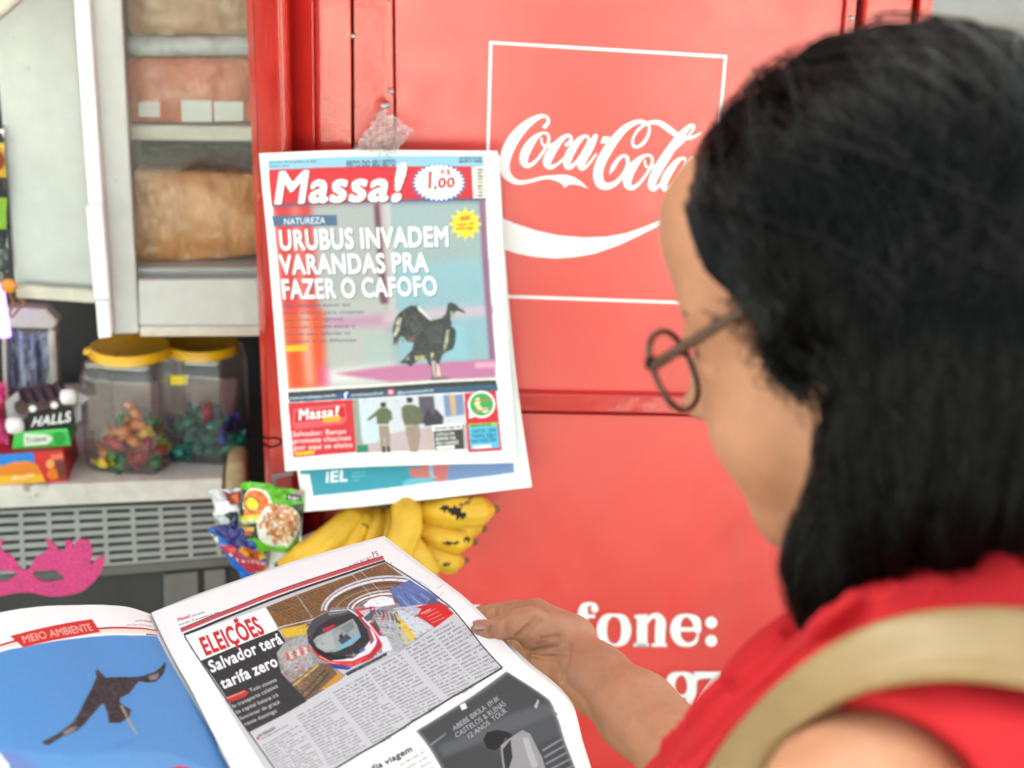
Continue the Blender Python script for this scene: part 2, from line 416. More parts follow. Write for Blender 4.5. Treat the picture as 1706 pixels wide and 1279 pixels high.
def sheet_mesh(name, sheet, canvas, material, parent, wrinkle=0.0, wsc=6, thick=0.0):
    col = canvas.out(); h, w = col.shape[:2]; G = sheet.grid(h, w)
    if wrinkle:
        du = np.gradient(G, axis=1); dv = np.gradient(G, axis=0); N = np.cross(du, dv); N /= np.linalg.norm(N, axis=-1)[..., None] + 1e-12
        n = np.zeros((h, w), np.float32)
        for k, a in ((wsc, 1), (wsc * 2, .5), (wsc * 5, .18)):
            g = nrg.normal(size=(k + 4, k + 4)); u = np.linspace(1, k + 1, w); v = np.linspace(1, k + 1, h)
            iu, iv = u.astype(int), v.astype(int); fu, fv = u - iu, v - iv; fu = fu * fu * (3 - 2 * fu); fv = fv * fv * (3 - 2 * fv)
            n += a * (g[np.ix_(iv, iu)] * np.outer(1 - fv, 1 - fu) + g[np.ix_(iv, iu + 1)] * np.outer(1 - fv, fu) + g[np.ix_(iv + 1, iu)] * np.outer(fv, 1 - fu) + g[np.ix_(iv + 1, iu + 1)] * np.outer(fv, fu))
        G = G + N * n[..., None] * wrinkle
    idx = np.arange(h * w).reshape(h, w); q = np.stack([idx[:-1, :-1], idx[1:, :-1], idx[1:, 1:], idx[:-1, 1:]], -1).reshape(-1, 4)
    org = WORG[parent] if parent is not None else G.reshape(-1, 3).mean(0)
    me = np_mesh(name, G.reshape(-1, 3), q, org)
    at = me.color_attributes.new("Col", 'FLOAT_COLOR', 'POINT'); c4 = np.ones((h * w, 4), np.float32); c4[:, :3] = col.reshape(-1, 3)
    at.data.foreach_set("color", c4.ravel())
    o = finish(name, me, material, parent, org, True)
    if thick:
        sm = o.modifiers.new("thick", 'SOLIDIFY'); sm.thickness = thick; sm.offset = -1
    return o

# ------------------------------------------------------------------ soft bodies: signed distance field -> one continuous surface
class Field:
    def __init__(s, lo, hi, h):
        s.lo = np.asarray(lo, float); s.h = h; s.s = tuple(int(v) + 1 for v in (np.asarray(hi) - s.lo) / h); s.d = np.full(s.s, .2, np.float32)
    def _box(s, lo, hi):
        a = np.maximum(0, np.floor((lo - s.lo) / s.h).astype(int)); b = np.minimum(s.s, np.ceil((hi - s.lo) / s.h).astype(int) + 1)
        if (b <= a).any(): return None
        sl = tuple(slice(x, y) for x, y in zip(a, b))
        X = [s.lo[k] + s.h * np.arange(a[k], b[k]) for k in range(3)]
        return sl, np.stack(np.meshgrid(*X, indexing='ij'), -1).astype(np.float32)
    def _mix(s, sl, d, k, sub):
        o = s.d[sl]
        if sub:
            hh = np.clip(.5 - .5 * (o + d) / k, 0, 1) if k else (o < -d); s.d[sl] = o * (1 - hh) - d * hh + k * hh * (1 - hh)
        else:
            hh = np.clip(.5 + .5 * (o - d) / k, 0, 1); s.d[sl] = o * (1 - hh) + d * hh - k * hh * (1 - hh)
    def cone(s, a, b, ra, rb, k=.01, sub=False):
        a, b = np.asarray(a, np.float32), np.asarray(b, np.float32); m = max(ra, rb) + k + 4 * s.h
        r = s._box(np.minimum(a, b) - m, np.maximum(a, b) + m)
        if r is None: return s
        sl, X = r; ba = b - a; t = np.clip(((X - a) @ ba) / max(float(ba @ ba), 1e-12), 0, 1)
        s._mix(sl, np.linalg.norm(X - a - t[..., None] * ba, axis=-1) - (ra + (rb - ra) * t), k, sub); return s
    def path(s, pts, k=.01, sub=False):
        for (a, ra), (b, rb) in zip(pts[:-1], pts[1:]): s.cone(a, b, ra, rb, k, sub)
        return s
    def ell(s, c, ax, r, k=.01, sub=False):
        c = np.asarray(c, np.float32); A = np.asarray(ax, np.float32); r = np.asarray(r, np.float32); m = r.max() + k + 4 * s.h
        q = s._box(c - m, c + m)
        if q is None: return s
        sl, X = q; L = (X - c) @ A.T
        k0 = np.linalg.norm(L / r, axis=-1); k1 = np.linalg.norm(L / (r * r), axis=-1) + 1e-9
        s._mix(sl, k0 * (k0 - 1) / k1, k, sub); return s
    def cut(s, n, c):
        """keep only the side of the plane n.x = c where n.x < c"""
        X = [s.lo[k] + s.h * np.arange(s.s[k]) for k in range(3)]
        pl = (X[0] * n[0])[:, None, None] + (X[1] * n[1])[None, :, None] + (X[2] * n[2])[None, None, :] - c
        s.d = np.maximum(s.d, pl.astype(np.float32)); return s
    def surf(s, smooth=2):
        d, h, lo = s.d, s.h, s.lo; S = d < 0; nx, ny, nz = d.shape
        ids, pos, quads = [], [], []
        cid = lambda i, j, k: (i.astype(np.int64) * ny + j) * nz + k
        for ax in range(3):
            a = [slice(None)] * 3; b = [slice(None)] * 3; a[ax] = slice(0, -1); b[ax] = slice(1, None)
            I = np.argwhere(S[tuple(a)] != S[tuple(b)])
            o1, o2 = [(1, 2), (2, 0), (0, 1)][ax]
            ok = (I[:, o1] > 0) & (I[:, o2] > 0) & (I[:, o1] < d.shape[o1] - 1) & (I[:, o2] < d.shape[o2] - 1); I = I[ok]
            J = I.copy(); J[:, ax] += 1
            d0 = d[tuple(I.T)]; d1 = d[tuple(J.T)]; t = d0 / (d0 - d1)
            p = I.astype(float); p[:, ax] += t
            c = []
            for u, v in ((-1, -1), (0, -1), (0, 0), (-1, 0)):
                K = I.copy(); K[:, o1] += u; K[:, o2] += v; c.append(cid(*K.T)); ids.append(c[-1]); pos.append(p)
            Q = np.stack(c, 1); fl = d0 > 0; Q[fl] = Q[fl][:, ::-1]; quads.append(Q)
        ids = np.concatenate(ids); pos = np.concatenate(pos); u, inv = np.unique(ids, return_inverse=True)
        cnt = np.bincount(inv); V = np.stack([np.bincount(inv, pos[:, k]) / cnt for k in range(3)], 1)
        Q = np.searchsorted(u, np.concatenate(quads))
        E = np.concatenate([Q[:, [0, 1]], Q[:, [1, 2]], Q[:, [2, 3]], Q[:, [3, 0]]]); E = np.concatenate([E, E[:, ::-1]])
        dg = np.bincount(E[:, 0], minlength=len(V)).astype(float)
        for it in range(smooth):
            for lam in (.5, -.52):
                A = np.stack([np.bincount(E[:, 0], V[E[:, 1], k], len(V)) for k in range(3)], 1) / dg[:, None]
                V = V + lam * (A - V)
        return V * h + lo, Q
    def sample(s, X):
        g = np.clip((X - s.lo) / s.h, 0, np.array(s.s) - 1.001); i = g.astype(int); f = g - i; r = 0
        for dx in (0, 1):
            for dy in (0, 1):
                for dz in (0, 1):
                    w = (f[:, 0] if dx else 1 - f[:, 0]) * (f[:, 1] if dy else 1 - f[:, 1]) * (f[:, 2] if dz else 1 - f[:, 2])
                    r = r + w * s.d[i[:, 0] + dx, i[:, 1] + dy, i[:, 2] + dz]
        return r
    def grad(s, X):
        e = s.h; return np.stack([s.sample(X + np.eye(3)[k] * e) - s.sample(X - np.eye(3)[k] * e) for k in range(3)], 1)
def vnormals(V, Q):
    n = np.cross(V[Q[:, 2]] - V[Q[:, 0]], V[Q[:, 3]] - V[Q[:, 1]]); N = np.zeros_like(V)
    for c in range(4): N += np.stack([np.bincount(Q[:, c], n[:, k], len(V)) for k in range(3)], 1)
    return N / (np.linalg.norm(N, axis=1)[:, None] + 1e-12)
def field_obj(name, V, Q, material, parent):
    org = WORG[parent] if parent is not None else V.mean(0)
    return finish(name, np_mesh(name, V, Q, org), material, parent, org, True)

# ------------------------------------------------------------------ materials
M = {}
M['ground'] = mat("pale_concrete", (.50, .515, .455), .85, .3, [(1.2, .25), (25, .15)], (60, .3, .004))
M['red'] = mat("red_gloss_paint", (.60, .030, .022), .22, .9, (9, .10), [(70, .10, .002), (14, .12, .004)], spots=[(55, .74, (.25, .01, .01))])
M['red_old'] = mat("red_brushed_paint", (.56, .028, .02), .2, .9, (14, .16), [(38, .22, .004), (150, .14, .001)], spots=[(42, .70, (.16, .012, .01))])
M["panel"] = mat("red_panel_vinyl", (.74, .024, .017), .37, 1.0, (5, .06), [(5, .08, .004), (90, .03, .001)], spots=[(40, .75, (.38, .022, .018)), (110, .79, (.30, .05, .04))], streak=(6, .60, (.52, .024, .018), .5))
M["panel"].node_tree.nodes["Principled BSDF"].inputs["IOR"].default_value = 1.62
M['white_sign'] = mat("white_sign_paint", (.86, .85, .85), .4, .5, (30, .03))
M['white'] = mat("white_enamel_worn", (.56, .575, .55), .35, .5, [(7, .10), (40, .05)], (30, .08, .002), spots=[(38, .70, (.30, .29, .22))], streak=(16, .58, (.42, .40, .32), .28))
M['beige'] = mat("aged_cream_edge", (.62, .58, .48), .45, .4, (25, .2), spots=[(40, .68, (.2, .17, .12))])
M['shelf'] = mat("worn_white_shelf_paint", (.74, .71, .64), .45, .4, [(12, .12), (50, .1)], (40, .15, .002), spots=[(16, .66, (.34, .29, .21)), (60, .68, (.15, .13, .1))])
M['dark'] = mat("dark_grey_metal", (.050, .050, .047), .5, .4, (8, .25), (40, .1, .002), streak=(9, .5, (.02, .02, .018), .5))
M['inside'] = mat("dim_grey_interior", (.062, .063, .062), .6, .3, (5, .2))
M['grille'] = mat("grey_painted_grille", (.36, .37, .36), .4, .5, (20, .12))
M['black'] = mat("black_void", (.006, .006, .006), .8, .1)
M['metal'] = mat("grey_metal", (.5, .5, .5), .3, .5, (30, .1), metal=.9)
M['shutter'] = mat("pale_shutter_paint", (.36, .365, .345), .5, .4, [(3, .12), (18, .08)])
M['paper'] = mat("newsprint", (.84, .83, .80), .75, .2, (30, .03))
M['print'] = mat("printed_newsprint", rough=.62, spec=.28, attr=True, bump=(55, .05, .002))
M['plastic_print'] = mat("printed_film", rough=.22, spec=.7, attr=True, bump=[(38, .30, .004), (120, .15, .001)])
M['card_print'] = mat("printed_card", rough=.4, spec=.4, attr=True)
M['clear'] = clear_mat("clear_film", (.97, .97, .97), .16, .22, (60, .6, .006), .03)
M['jar'] = clear_mat("clear_jar_plastic", (.97, .975, .97), .07, .06, (18, .25, .004), .05)
M['glass'] = clear_mat("door_glass", (.95, .97, .96), .06, .005, (6, .15, .004), .0, .2)

# ------------------------------------------------------------------ the setting
def sheet_plane(name, x0, x1, y0, y1, z, m, kind='structure'):
    b = MB(); b.grid([[(x0 + (x1 - x0) * i / 8, y0 + (y1 - y0) * j / 8, z) for i in range(9)] for j in range(9)])
    return tag(b.build(name, m), kind=kind)
sheet_plane("ground", -90, 90, -90, 90, 0, M['ground'])
sheet_plane("added_dark_pavement", -9, 9, -3.0, 4.2, .004, mat("bounce_cutting_pavement", (.155, .16, .14), .85, .3, [(2, .25), (30, .2)], (60, .3, .004)))  # unseen dark strip added to cut bounce light and darken the panel's reflection

def quad_slab(b, plane, x0t, x1t, x0b, x1b, yt, yb, off, back): return b.slab(plane, [(x0t, yt), (x1t, yt), (x1b, yb), (x0b, yb)], off, back)

# ------------------------------------------------------------------ the red kiosk
kb = WALL.at(850, 700); kiosk = thing("newsstand_kiosk", (kb[0], kb[1], 0), "red painted metal newsstand kiosk with soft drink sign on its side", "kiosk")
def hline(x0, y0, x1, y1): return lambda x: y0 + (y1 - y0) * (x - x0) / (x1 - x0)
YT, YB = -190, 1700                           # beyond the frame above and below
def xl(pts):                                   # straight vertical edge through two image points, evaluated at y
    (x0, y0), (x1, y1) = pts
    return lambda y: x0 + (x1 - x0) * (y - y0) / (y1 - y0)
# vertical edges of the mouldings, left to right
E0 = xl([(410, 0), (441, 780)]); E1 = xl([(421, 0), (449, 780)]); E2 = xl([(465, 0), (487, 780)])
E3 = xl([(478, 0), (498, 780)]); E4 = xl([(521, 0), (530, 780)]); E5 = xl([(586, 0), (590, 780)]); E6 = xl([(656, 0), (664, 780)])
E7 = xl([(1409, 0), (1318, 1060)]); E8 = xl([(1430, 0), (1334, 1060)]); E9 = xl([(1441, 0), (1345, 1060)]); E10 = xl([(1524, 0), (1420, 1060)])
E11 = xl([(1534, 0), (1430, 1060)]); E12 = xl([(1556, 0), (1450, 1060)])
def strip(b, ea, eb, off_a, off_b, back, y0=YT, y1=YB, n=1):
    fr = [WALL.at(ea(y0), y0, off_a), WALL.at(eb(y0), y0, off_b), WALL.at(eb(y1), y1, off_b), WALL.at(ea(y1), y1, off_a)]
    b.prism(fr, [p - WALL.n * (.5 * (off_a + off_b) - back) for p in fr])
b = MB(); strip(b, E0, E1, -.055, -.028, -.12); b.build("corner_edge", M['red'], kiosk, bevel=.002)
b = MB(); strip(b, E1, E2, -.026, .022, -.10); b.build("corner_post", M['red_old'], kiosk, bevel=.003)
b = MB(); strip(b, E2, E3, .026, .016, -.08); b.build("corner_bead", M['red_old'], kiosk, bevel=.004, seg=3)
b = MB(); strip(b, E3, E4, -.030, .004, -.08); b.build("corner_channel", M['red'], kiosk, bevel=.002)
b = MB(); strip(b, E4, lambda y: E5(y) - 2, -.006, .016, -.08); b.build("door_jamb", M['red_old'], kiosk, bevel=.003)
b = MB(); strip(b, lambda y: E5(y) + 2, lambda y: E6(y) - 2, .010, .006, -.08); b.build("panel_trim", M['red_old'], kiosk, bevel=.003)
b = MB(); strip(b, lambda y: E6(y) + 5, E8, -.030, -.030, -.075); b.build("panel_backing", M['red'], kiosk)
# upper sign panel, seam rail, lower panel
yu = hline(870, 655, 1165, 660); yr = hline(870, 686, 1165, 691)
def panel(y0a, y1a, off, back, nm):
    xs0, xs1 = E6, E7
    pts = []
    g = []
    for j in range(9):
        row = []
        for i in range(9):
            ya, yb_ = y0a(660), y0a(1400); y2a, y2b = y1a(660), y1a(1400)
            t = j / 8; yl, yrr = ya + (y2a - ya) * t, yb_ + (y2b - yb_) * t
            x0, x1 = xs0(yl) + 1, xs1(yrr) - 3
            x = x0 + (x1 - x0) * i / 8; y = yl + (yrr - yl) * i / 8
            row.append(WALL.at(x, y, off))
        g.append(row)
    fr = np.array(g); bk = fr - WALL.n * (off - back)
    ring = [(0, i) for i in range(9)] + [(j, 8) for j in range(1, 9)] + [(8, i) for i in range(7, -1, -1)] + [(j, 0) for j in range(7, 0, -1)]
    m = MB(); m.prism([fr[r] for r in ring], [bk[r] for r in ring]); return m.build(nm, M['panel'], kiosk, bevel=.0015)
pu = panel(lambda x: YT, lambda x: yu(x) - 1, 0.0, -.02, "upper_panel")
b = MB(); xsl, xsr = (lambda y: E6(y) + 1), (lambda y: E7(y) - 3)
fr = [WALL.at(xsl(655), yu(660), .012), WALL.at(xsr(668), yu(1345), .012), WALL.at(xsr(694), yr(1342), .016), WALL.at(xsl(686), yr(660), .016)]
b.prism(fr, [p - WALL.n * .045 for p in fr]); b.build("cross_rail", M['red_old'], kiosk, bevel=.003)
pl = panel(lambda x: yr(x) + 2, lambda x: YB, 0.0, -.02, "lower_panel")
b = MB(); strip(b, lambda y: E7(y) + 2, lambda y: E8(y) - 1, .010, .010, -.08); b.build("panel_trim", M['red_old'], kiosk, bevel=.003)
b = MB(); strip(b, lambda y: E8(y), E9, -.02, -.02, -.07); b.build("corner_channel", M['red'], kiosk)
b = MB(); strip(b, E9, lambda y: E10(y), .014, .006, -.08); b.build("corner_post", M['red_old'], kiosk, bevel=.004)
b = MB(); strip(b, E10, E11, -.03, -.03, -.07); b.build("corner_channel", M['black'], kiosk)
b = MB(); strip(b, E11, E12, .012, .012, -.09); b.build("corner_edge", M['red'], kiosk, bevel=.003)
# the shell behind: back wall, ends and roof (they also shade the front)
ox = WALL.o; e, n_ = WALL.e, WALL.n
xr = float((WALL.at(1540, 200) - ox) @ e)
def kbox(x0, x1, d0, d1, z0, z1, name, m):
    c = ox + e * (x0 + x1) / 2 - n_ * (d0 + d1) / 2; c[2] = (z0 + z1) / 2
    return MB().box(c, (e, n_, (0, 0, 1)), ((x1 - x0) / 2, (d1 - d0) / 2, (z1 - z0) / 2)).build(name, m, kiosk, bevel=.004)
kbox(xr - .03, xr, .09, 1.5, 0.02, 2.5, "side_wall", M['red'])
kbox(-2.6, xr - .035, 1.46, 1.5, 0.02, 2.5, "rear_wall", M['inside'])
kbox(-2.63, -2.605, -.02, 1.5, 0.02, 2.5, "side_wall", M['red'])
kbox(-2.7, xr + .10, -.52, 1.6, 2.5, 2.62, "roof", M['red'])  # unseen eave, drawn out far enough to keep direct sun off the reader
kbox(-2.6, xr - .035, 0.12, 1.455, .06, .10, "floor_plate", M['dark'])

# --- painted lettering
def stroke(mb, plane, off, pts, tr, closed=False, n=7, k=[0]):
    """a pen stroke of varying width: pts = (x, y, width) -> ribbon on the panel"""
    s = spline([(x, y, w) for x, y, w in pts], n, closed); xy = np.array([tr(x, y) for x, y in s[:, :2]]); sc = math.hypot(*(np.array(tr(1, 0)) - np.array(tr(0, 0))))
    t = (np.roll(xy, -1, 0) - np.roll(xy, 1, 0)) if closed else np.gradient(xy, axis=0)
    t /= np.linalg.norm(t, axis=1)[:, None] + 1e-9; nn = np.stack([-t[:, 1], t[:, 0]], 1); w = s[:, 2:3] * sc / 2
    A, B = xy + nn * w, xy - nn * w; k[0] += 1; o = off + .00005 * (k[0] % 17)
    m = len(xy); V = [plane.at(x, y, o) for x, y in A] + [plane.at(x, y, o) for x, y in B]
    mb.add(V, [(i, (i + 1) % m, (i + 1) % m + m, i + m) for i in range(m if closed else m - 1)])
    if not closed:                                       # round ends
        for i in (0, m - 1):
            o2 = o + .00002; c = xy[i]; r = w[i, 0]
            mb.add([plane.at(c[0] + r * math.cos(a), c[1] + r * math.sin(a), o2) for a in np.arange(14) * 2 * math.pi / 14], [tuple(range(14))])
def shape(mb, plane, off, pts, tr, smooth=0):
    p = spline(pts, smooth, True) if smooth else np.array(pts, float)
    mb.add([plane.at(*tr(x, y), off) for x, y in p], [tuple(range(len(p)))])
Z1 = lambda x, y: (780 + x / 4.2625, 150 + y / 4.2625)
b = MB(); O = .0012
def sh(pts, dx, dy): return [(x + dx, y + dy, w) for x, y, w in pts]
stroke(b, WALL, O, [(543, 258, 30), (566, 232, 26), (566, 200, 22), (535, 182, 24), (485, 196, 40), (410, 248, 60), (335, 330, 78), (280, 430, 84), (258, 520, 76), (270, 590, 66), (312, 637, 46), (370, 655, 32), (440, 645, 27), (520, 624, 26), (600, 616, 26)], Z1)
shape(b, WALL, O + .0011, [(585, 604), (640, 600), (700, 600), (760, 620), (810, 655), (855, 702), (800, 678), (752, 668), (715, 670), (686, 694), (665, 664), (625, 643), (585, 634)], Z1)
o_ = [(530, 305, 18), (490, 325, 34), (440, 380, 58), (402, 450, 66), (396, 510, 56), (428, 536, 34), (478, 505, 24), (530, 440, 20), (568, 372, 20), (572, 328, 20), (555, 306, 18)]
stroke(b, WALL, O, o_, Z1, True)
stroke(b, WALL, O, [(520, 342, 14), (525, 380, 16), (560, 398, 18), (612, 376, 18), (655, 346, 18)], Z1)
stroke(b, WALL, O, [(697, 388, 26), (724, 365, 28), (730, 336, 22), (708, 320, 22), (660, 350, 40), (603, 420, 58), (565, 490, 62), (562, 530, 48), (590, 546, 32), (640, 520, 20), (695, 468, 18)], Z1)
a_ = [(842, 325, 18), (800, 342, 34), (752, 400, 52), (712, 470, 60), (700, 525, 50), (724, 548, 32), (772, 505, 22), (822, 430, 20), (856, 360, 20)]
stroke(b, WALL, O, a_, Z1, True)
st_ = [(905, 326, 34), (868, 400, 52), (822, 480, 54), (798, 535, 46), (818, 555, 28), (860, 518, 18), (908, 455, 14)]
stroke(b, WALL, O, st_, Z1)
shape(b, WALL, O + .001, [(958, 328), (1008, 328), (980, 376), (936, 376)], Z1)
stroke(b, WALL, O, [(1006, 592, 10), (1030, 545, 32), (1065, 492, 26), (1102, 465, 22), (1130, 482, 26), (1130, 540, 26), (1092, 610, 26), (1045, 660, 36), (985, 682, 50), (938, 660, 66), (922, 590, 68), (948, 500, 68), (1012, 390, 64), (1092, 290, 52), (1170, 236, 38), (1235, 222, 26), (1280, 246, 18), (1284, 300, 20), (1250, 368, 24), (1204, 402, 22), (1170, 388, 20), (1176, 330, 18), (1222, 266, 20), (1282, 232, 26), (1350, 230, 36), (1412, 266, 42), (1470, 310, 40), (1530, 336, 32), (1590, 334, 22), (1650, 306, 12)], Z1)
stroke(b, WALL, O, sh(o_, 735, 157), Z1, True)
stroke(b, WALL, O, [(1255, 498, 12), (1260, 535, 16), (1295, 552, 16), (1345, 528, 16)], Z1)
stroke(b, WALL, O, [(1470, 420, 12), (1540, 350, 14), (1596, 282, 16), (1600, 250, 20), (1562, 266, 36), (1490, 345, 54), (1405, 470, 66), (1335, 585, 66), (1302, 668, 56), (1318, 700, 36), (1360, 672, 20), (1410, 610, 16)], Z1)
stroke(b, WALL, O, sh(a_, 690, 158), Z1, True); stroke(b, WALL, O, sh(st_, 690, 160), Z1)
WORG_pu = pu
lt = b.build("brand_lettering", M['white_sign'], pu, fix=False)
b = MB(); shape(b, WALL, O + .0008, [(60, 820), (150, 872), (240, 905), (330, 945), (480, 995), (640, 1030), (820, 1045), (980, 1040), (1120, 1015), (1250, 970), (1370, 920), (1465, 880), (1600, 806), (1640, 800), (1580, 855), (1445, 930), (1330, 975), (1200, 1040), (1060, 1105), (900, 1160), (760, 1185), (620, 1195), (480, 1185), (350, 1160), (250, 1130), (120, 1080), (40, 1040)], Z1)
b.build("white_wave", M['white_sign'], pu, fix=False)
fc = [(815, 68), (1211.5, 91.5), (1176, 508), (804, 495)]
cx, cy = 1000, 290
def inset(p, d): return (p[0] + (d if p[0] < cx else -d), p[1] + (d if p[1] < cy else -d))
b = MB()
for i in range(4):
    a_q, b_q = fc[i], fc[(i + 1) % 4]
    b.slab(WALL, [a_q, b_q, inset(b_q, 5.2), inset(a_q, 5.2)], O + .0002 * i, -.0002)
b.build("sign_border", M['white_sign'], pu, fix=False)

Z2 = lambda x, y: (920 + x / 5.328, 980 + y / 5.328)
b = MB()
def slab_serif(dx, pts): shape(b, WALL, O + .0009, [(x + dx, y) for x, y in pts], Z2)
def letter_o(dx, dy=0, h=1.0):
    stroke(b, WALL, O, [(550 + dx, 238 + dy, 26), (470 + dx, 270 + dy, 70), (440 + dx, 370 + dy, 92), (470 + dx, 470 + dy, 70), (550 + dx, 505 + dy, 26), (628 + dx, 470 + dy, 70), (658 + dx, 370 + dy, 92), (628 + dx, 270 + dy, 70)], Z2, True)
def letter_e(dx):
    stroke(b, WALL, O, [(1290 + dx, 372, 60), (1275 + dx, 285, 76), (1195 + dx, 240, 30), (1120 + dx, 275, 72), (1092 + dx, 370, 92), (1125 + dx, 465, 72), (1205 + dx, 500, 40), (1270 + dx, 472, 36), (1298 + dx, 402, 16)], Z2)
    slab_serif(dx, [(1140, 345), (1326, 345), (1322, 384), (1140, 384)])
# f
stroke(b, WALL, O, [(378, 182, 70), (372, 150, 44), (330, 138, 34), (285, 165, 70), (272, 240, 96), (268, 400, 96), (266, 466, 92)], Z2)
slab_serif(0, [(205, 232), (382, 232), (380, 264), (205, 264)]); slab_serif(0, [(195, 488), (352, 488), (352, 518), (195, 518)])
letter_o(0)
slab_serif(0, [(730, 236), (846, 228), (846, 518), (750, 518), (752, 270), (730, 262)]); slab_serif(0, [(722, 488), (858, 488), (858, 519), (722, 519)])
stroke(b, WALL, O, [(842, 300, 30), (880, 252, 44), (935, 248, 60), (962, 300, 92), (958, 400, 94), (957, 466, 92)], Z2); slab_serif(0, [(882, 488), (1018, 488), (1018, 519), (882, 519)])
letter_e(0)
for yy in (304, 466): b.add([WALL.at(*Z2(1412 + 53 * math.cos(a), yy + 53 * math.sin(a)), O) for a in np.arange(20) * math.pi / 10], [tuple(range(20))])
letter_e(-1200); letter_e(-1660)
slab_serif(0, [(-318, 140), (-160, 140), (-160, 500), (-120, 500), (-120, 519), (-300, 519), (-300, 488), (-262, 488), (-262, 170), (-318, 170)])
slab_serif(0, [(-1000, 148), (-640, 148), (-640, 240), (-670, 240), (-700, 186), (-770, 184), (-770, 488), (-720, 488), (-720, 519), (-920, 519), (-920, 488), (-868, 488), (-868, 184), (-940, 186), (-970, 240), (-1000, 240)])
b.build("telephone_word", M['white_sign'], pl, fix=False); b = MB()
# telephone digits of the second row
for dx in (-510,):
    stroke(b, WALL, O, [(550 + dx, 745, 26), (465 + dx, 800, 76), (440 + dx, 940, 90), (465 + dx, 1080, 76), (550 + dx, 1135, 26), (635 + dx, 1080, 76), (660 + dx, 940, 90), (635 + dx, 800, 76)], Z2, True)
b.build("telephone_digit", M['white_sign'], pl, fix=False); b = MB()
stroke(b, WALL, O, [(1150, 755, 30), (1070, 790, 78), (1050, 870, 84), (1085, 940, 60), (1150, 960, 30), (1215, 935, 60), (1240, 860, 84), (1220, 790, 78)], Z2, True)
stroke(b, WALL, O, [(1252, 860, 60), (1235, 980, 80), (1180, 1080, 70), (1090, 1130, 50)], Z2)
b.build("telephone_digit", M['white_sign'], pl, fix=False); b = MB()
slab_serif(0, [(1258, 740), (1508, 740), (1508, 790), (1420, 900), (1370, 1020), (1360, 1140), (1258, 1140), (1285, 1010), (1350, 890), (1420, 800), (1340, 800), (1290, 815), (1280, 860), (1258, 860)])
b.build("telephone_digit", M['white_sign'], pl, fix=False)
# rusty screws holding the trim
for x, y in ((652, 152), (645, 174), (588, 60), (1418, 30)):
    b = MB(); b.lathe(WALL.at(x, y, .012), [(0.0001, .004), (.0025, .0035), (.0032, .0015), (.0033, 0)], 10, axis=WALL.n, e=WALL.e); b.build("screw", M['metal'], kiosk, smooth=True)

# ------------------------------------------------------------------ far right: a pale roller shutter across the way
so = P(1640, 80, 4.6); SH = Plane(so, 6.0)
sh_t = thing("roller_shutter", (so[0], so[1], 0), "pale grey roller shutter with broad horizontal slats behind the kiosk", "shutter")
for k in range(14):
    zt = 3.0 - k * .205
    tone = M['shutter']
    w = .19
    c = so + SH.e * .6; c = np.array([c[0], c[1], zt])
    prof = []
    b = MB(); G = []
    for j in range(7):
        t = j / 6; G.append([np.array([*(c + SH.e * x + SH.n * (.06 * math.sin(math.pi * t ** .7)))[:2], zt - w * t]) for x in (-1.9, 0, 1.9)])
    b.grid(G)
    b.build("slat", tone, sh_t, smooth=True)
b = MB(); c = so + SH.e * .6 - SH.n * .06; b.box((c[0], c[1], 1.55), (SH.e, SH.n, (0, 0, 1)), (1.95, .03, 1.55)); b.build("backing", M['grille'], sh_t)

# ------------------------------------------------------------------ left bay: cabinet, shelf, grille and goods
B_ = BAY; bn, be = BAY.n, BAY.e; UPV = np.array([0, 0, 1.0])
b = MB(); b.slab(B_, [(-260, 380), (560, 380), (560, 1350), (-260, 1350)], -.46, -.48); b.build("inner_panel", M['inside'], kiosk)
b = MB(); b.slab(B_, [(-120, 130), (50, -14), (50, -110), (-120, -110)], .10, .05); b.build("awning_rail", M['beige'], kiosk, bevel=.004)
c0 = B_.at(250, 540, -.1)
cab = thing("display_cabinet", c0, "white enamel cabinet with a glazed door above the sweet jars", "cabinet")
W = M['white']
b = MB(); b.slab(B_, [(-24, -120), (117, -120), (162, 500), (25, 490)], -.055, -.075); b.build("side_panel", W, cab, bevel=.004)
b = MB(); b.slab(B_, [(24, 474), (158, 484), (161, 506), (27, 497)], -.035, -.05); b.build("panel_lip", M['beige'], cab, bevel=.003)
b = MB(); b.slab(B_, [(112, -120), (141, -120), (187, 562), (163, 566)], .02, -.03)
b.slab(B_, [(142, 342), (171, 338), (184, 500), (156, 502)], .028, .0205); b.build("hinge_bar", M['white_sign'], cab, bevel=.004)
door = MB()
door.slab(B_, [(142, -120), (196, -120), (232, 556), (190, 557)], 0, -.025)
door.slab(B_, [(229.5, 466), (446, 464), (446, 543), (231.5, 543)], -.001, -.025)
door.slab(B_, [(448, -120), (500, -120), (500, 543), (449, 543)], 0, -.025)
dr = door.build("door_frame", W, cab, bevel=.003)
b = MB(); b.slab(B_, [(233, 544), (500, 543), (500, 560), (233, 561)], .004, -.03); b.build("door_lip", M['beige'], cab, bevel=.002)
b = MB(); b.slab(B_, [(192, -118), (449, -118), (449, 470), (224, 470)], -.012, -.015); b.build("glass_pane", M['glass'], dr)
b = MB(); b.slab(B_, [(185, 208), (520, 211), (520, 237), (185, 233)], -.05, -.34); b.build("inner_shelf", M['beige'], cab, bevel=.003)
b = MB(); b.slab(B_, [(165, 446), (520, 446), (520, 470), (165, 470)], -.03, -.36); b.build("bottom_board", W, cab, bevel=.003)
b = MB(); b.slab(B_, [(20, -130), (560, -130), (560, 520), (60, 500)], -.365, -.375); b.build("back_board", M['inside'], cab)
b = MB(); b.slab(B_, [(145, -120), (158, -120), (200, 556), (190, 556)], -.03, -.36); b.build("side_board", W, cab)

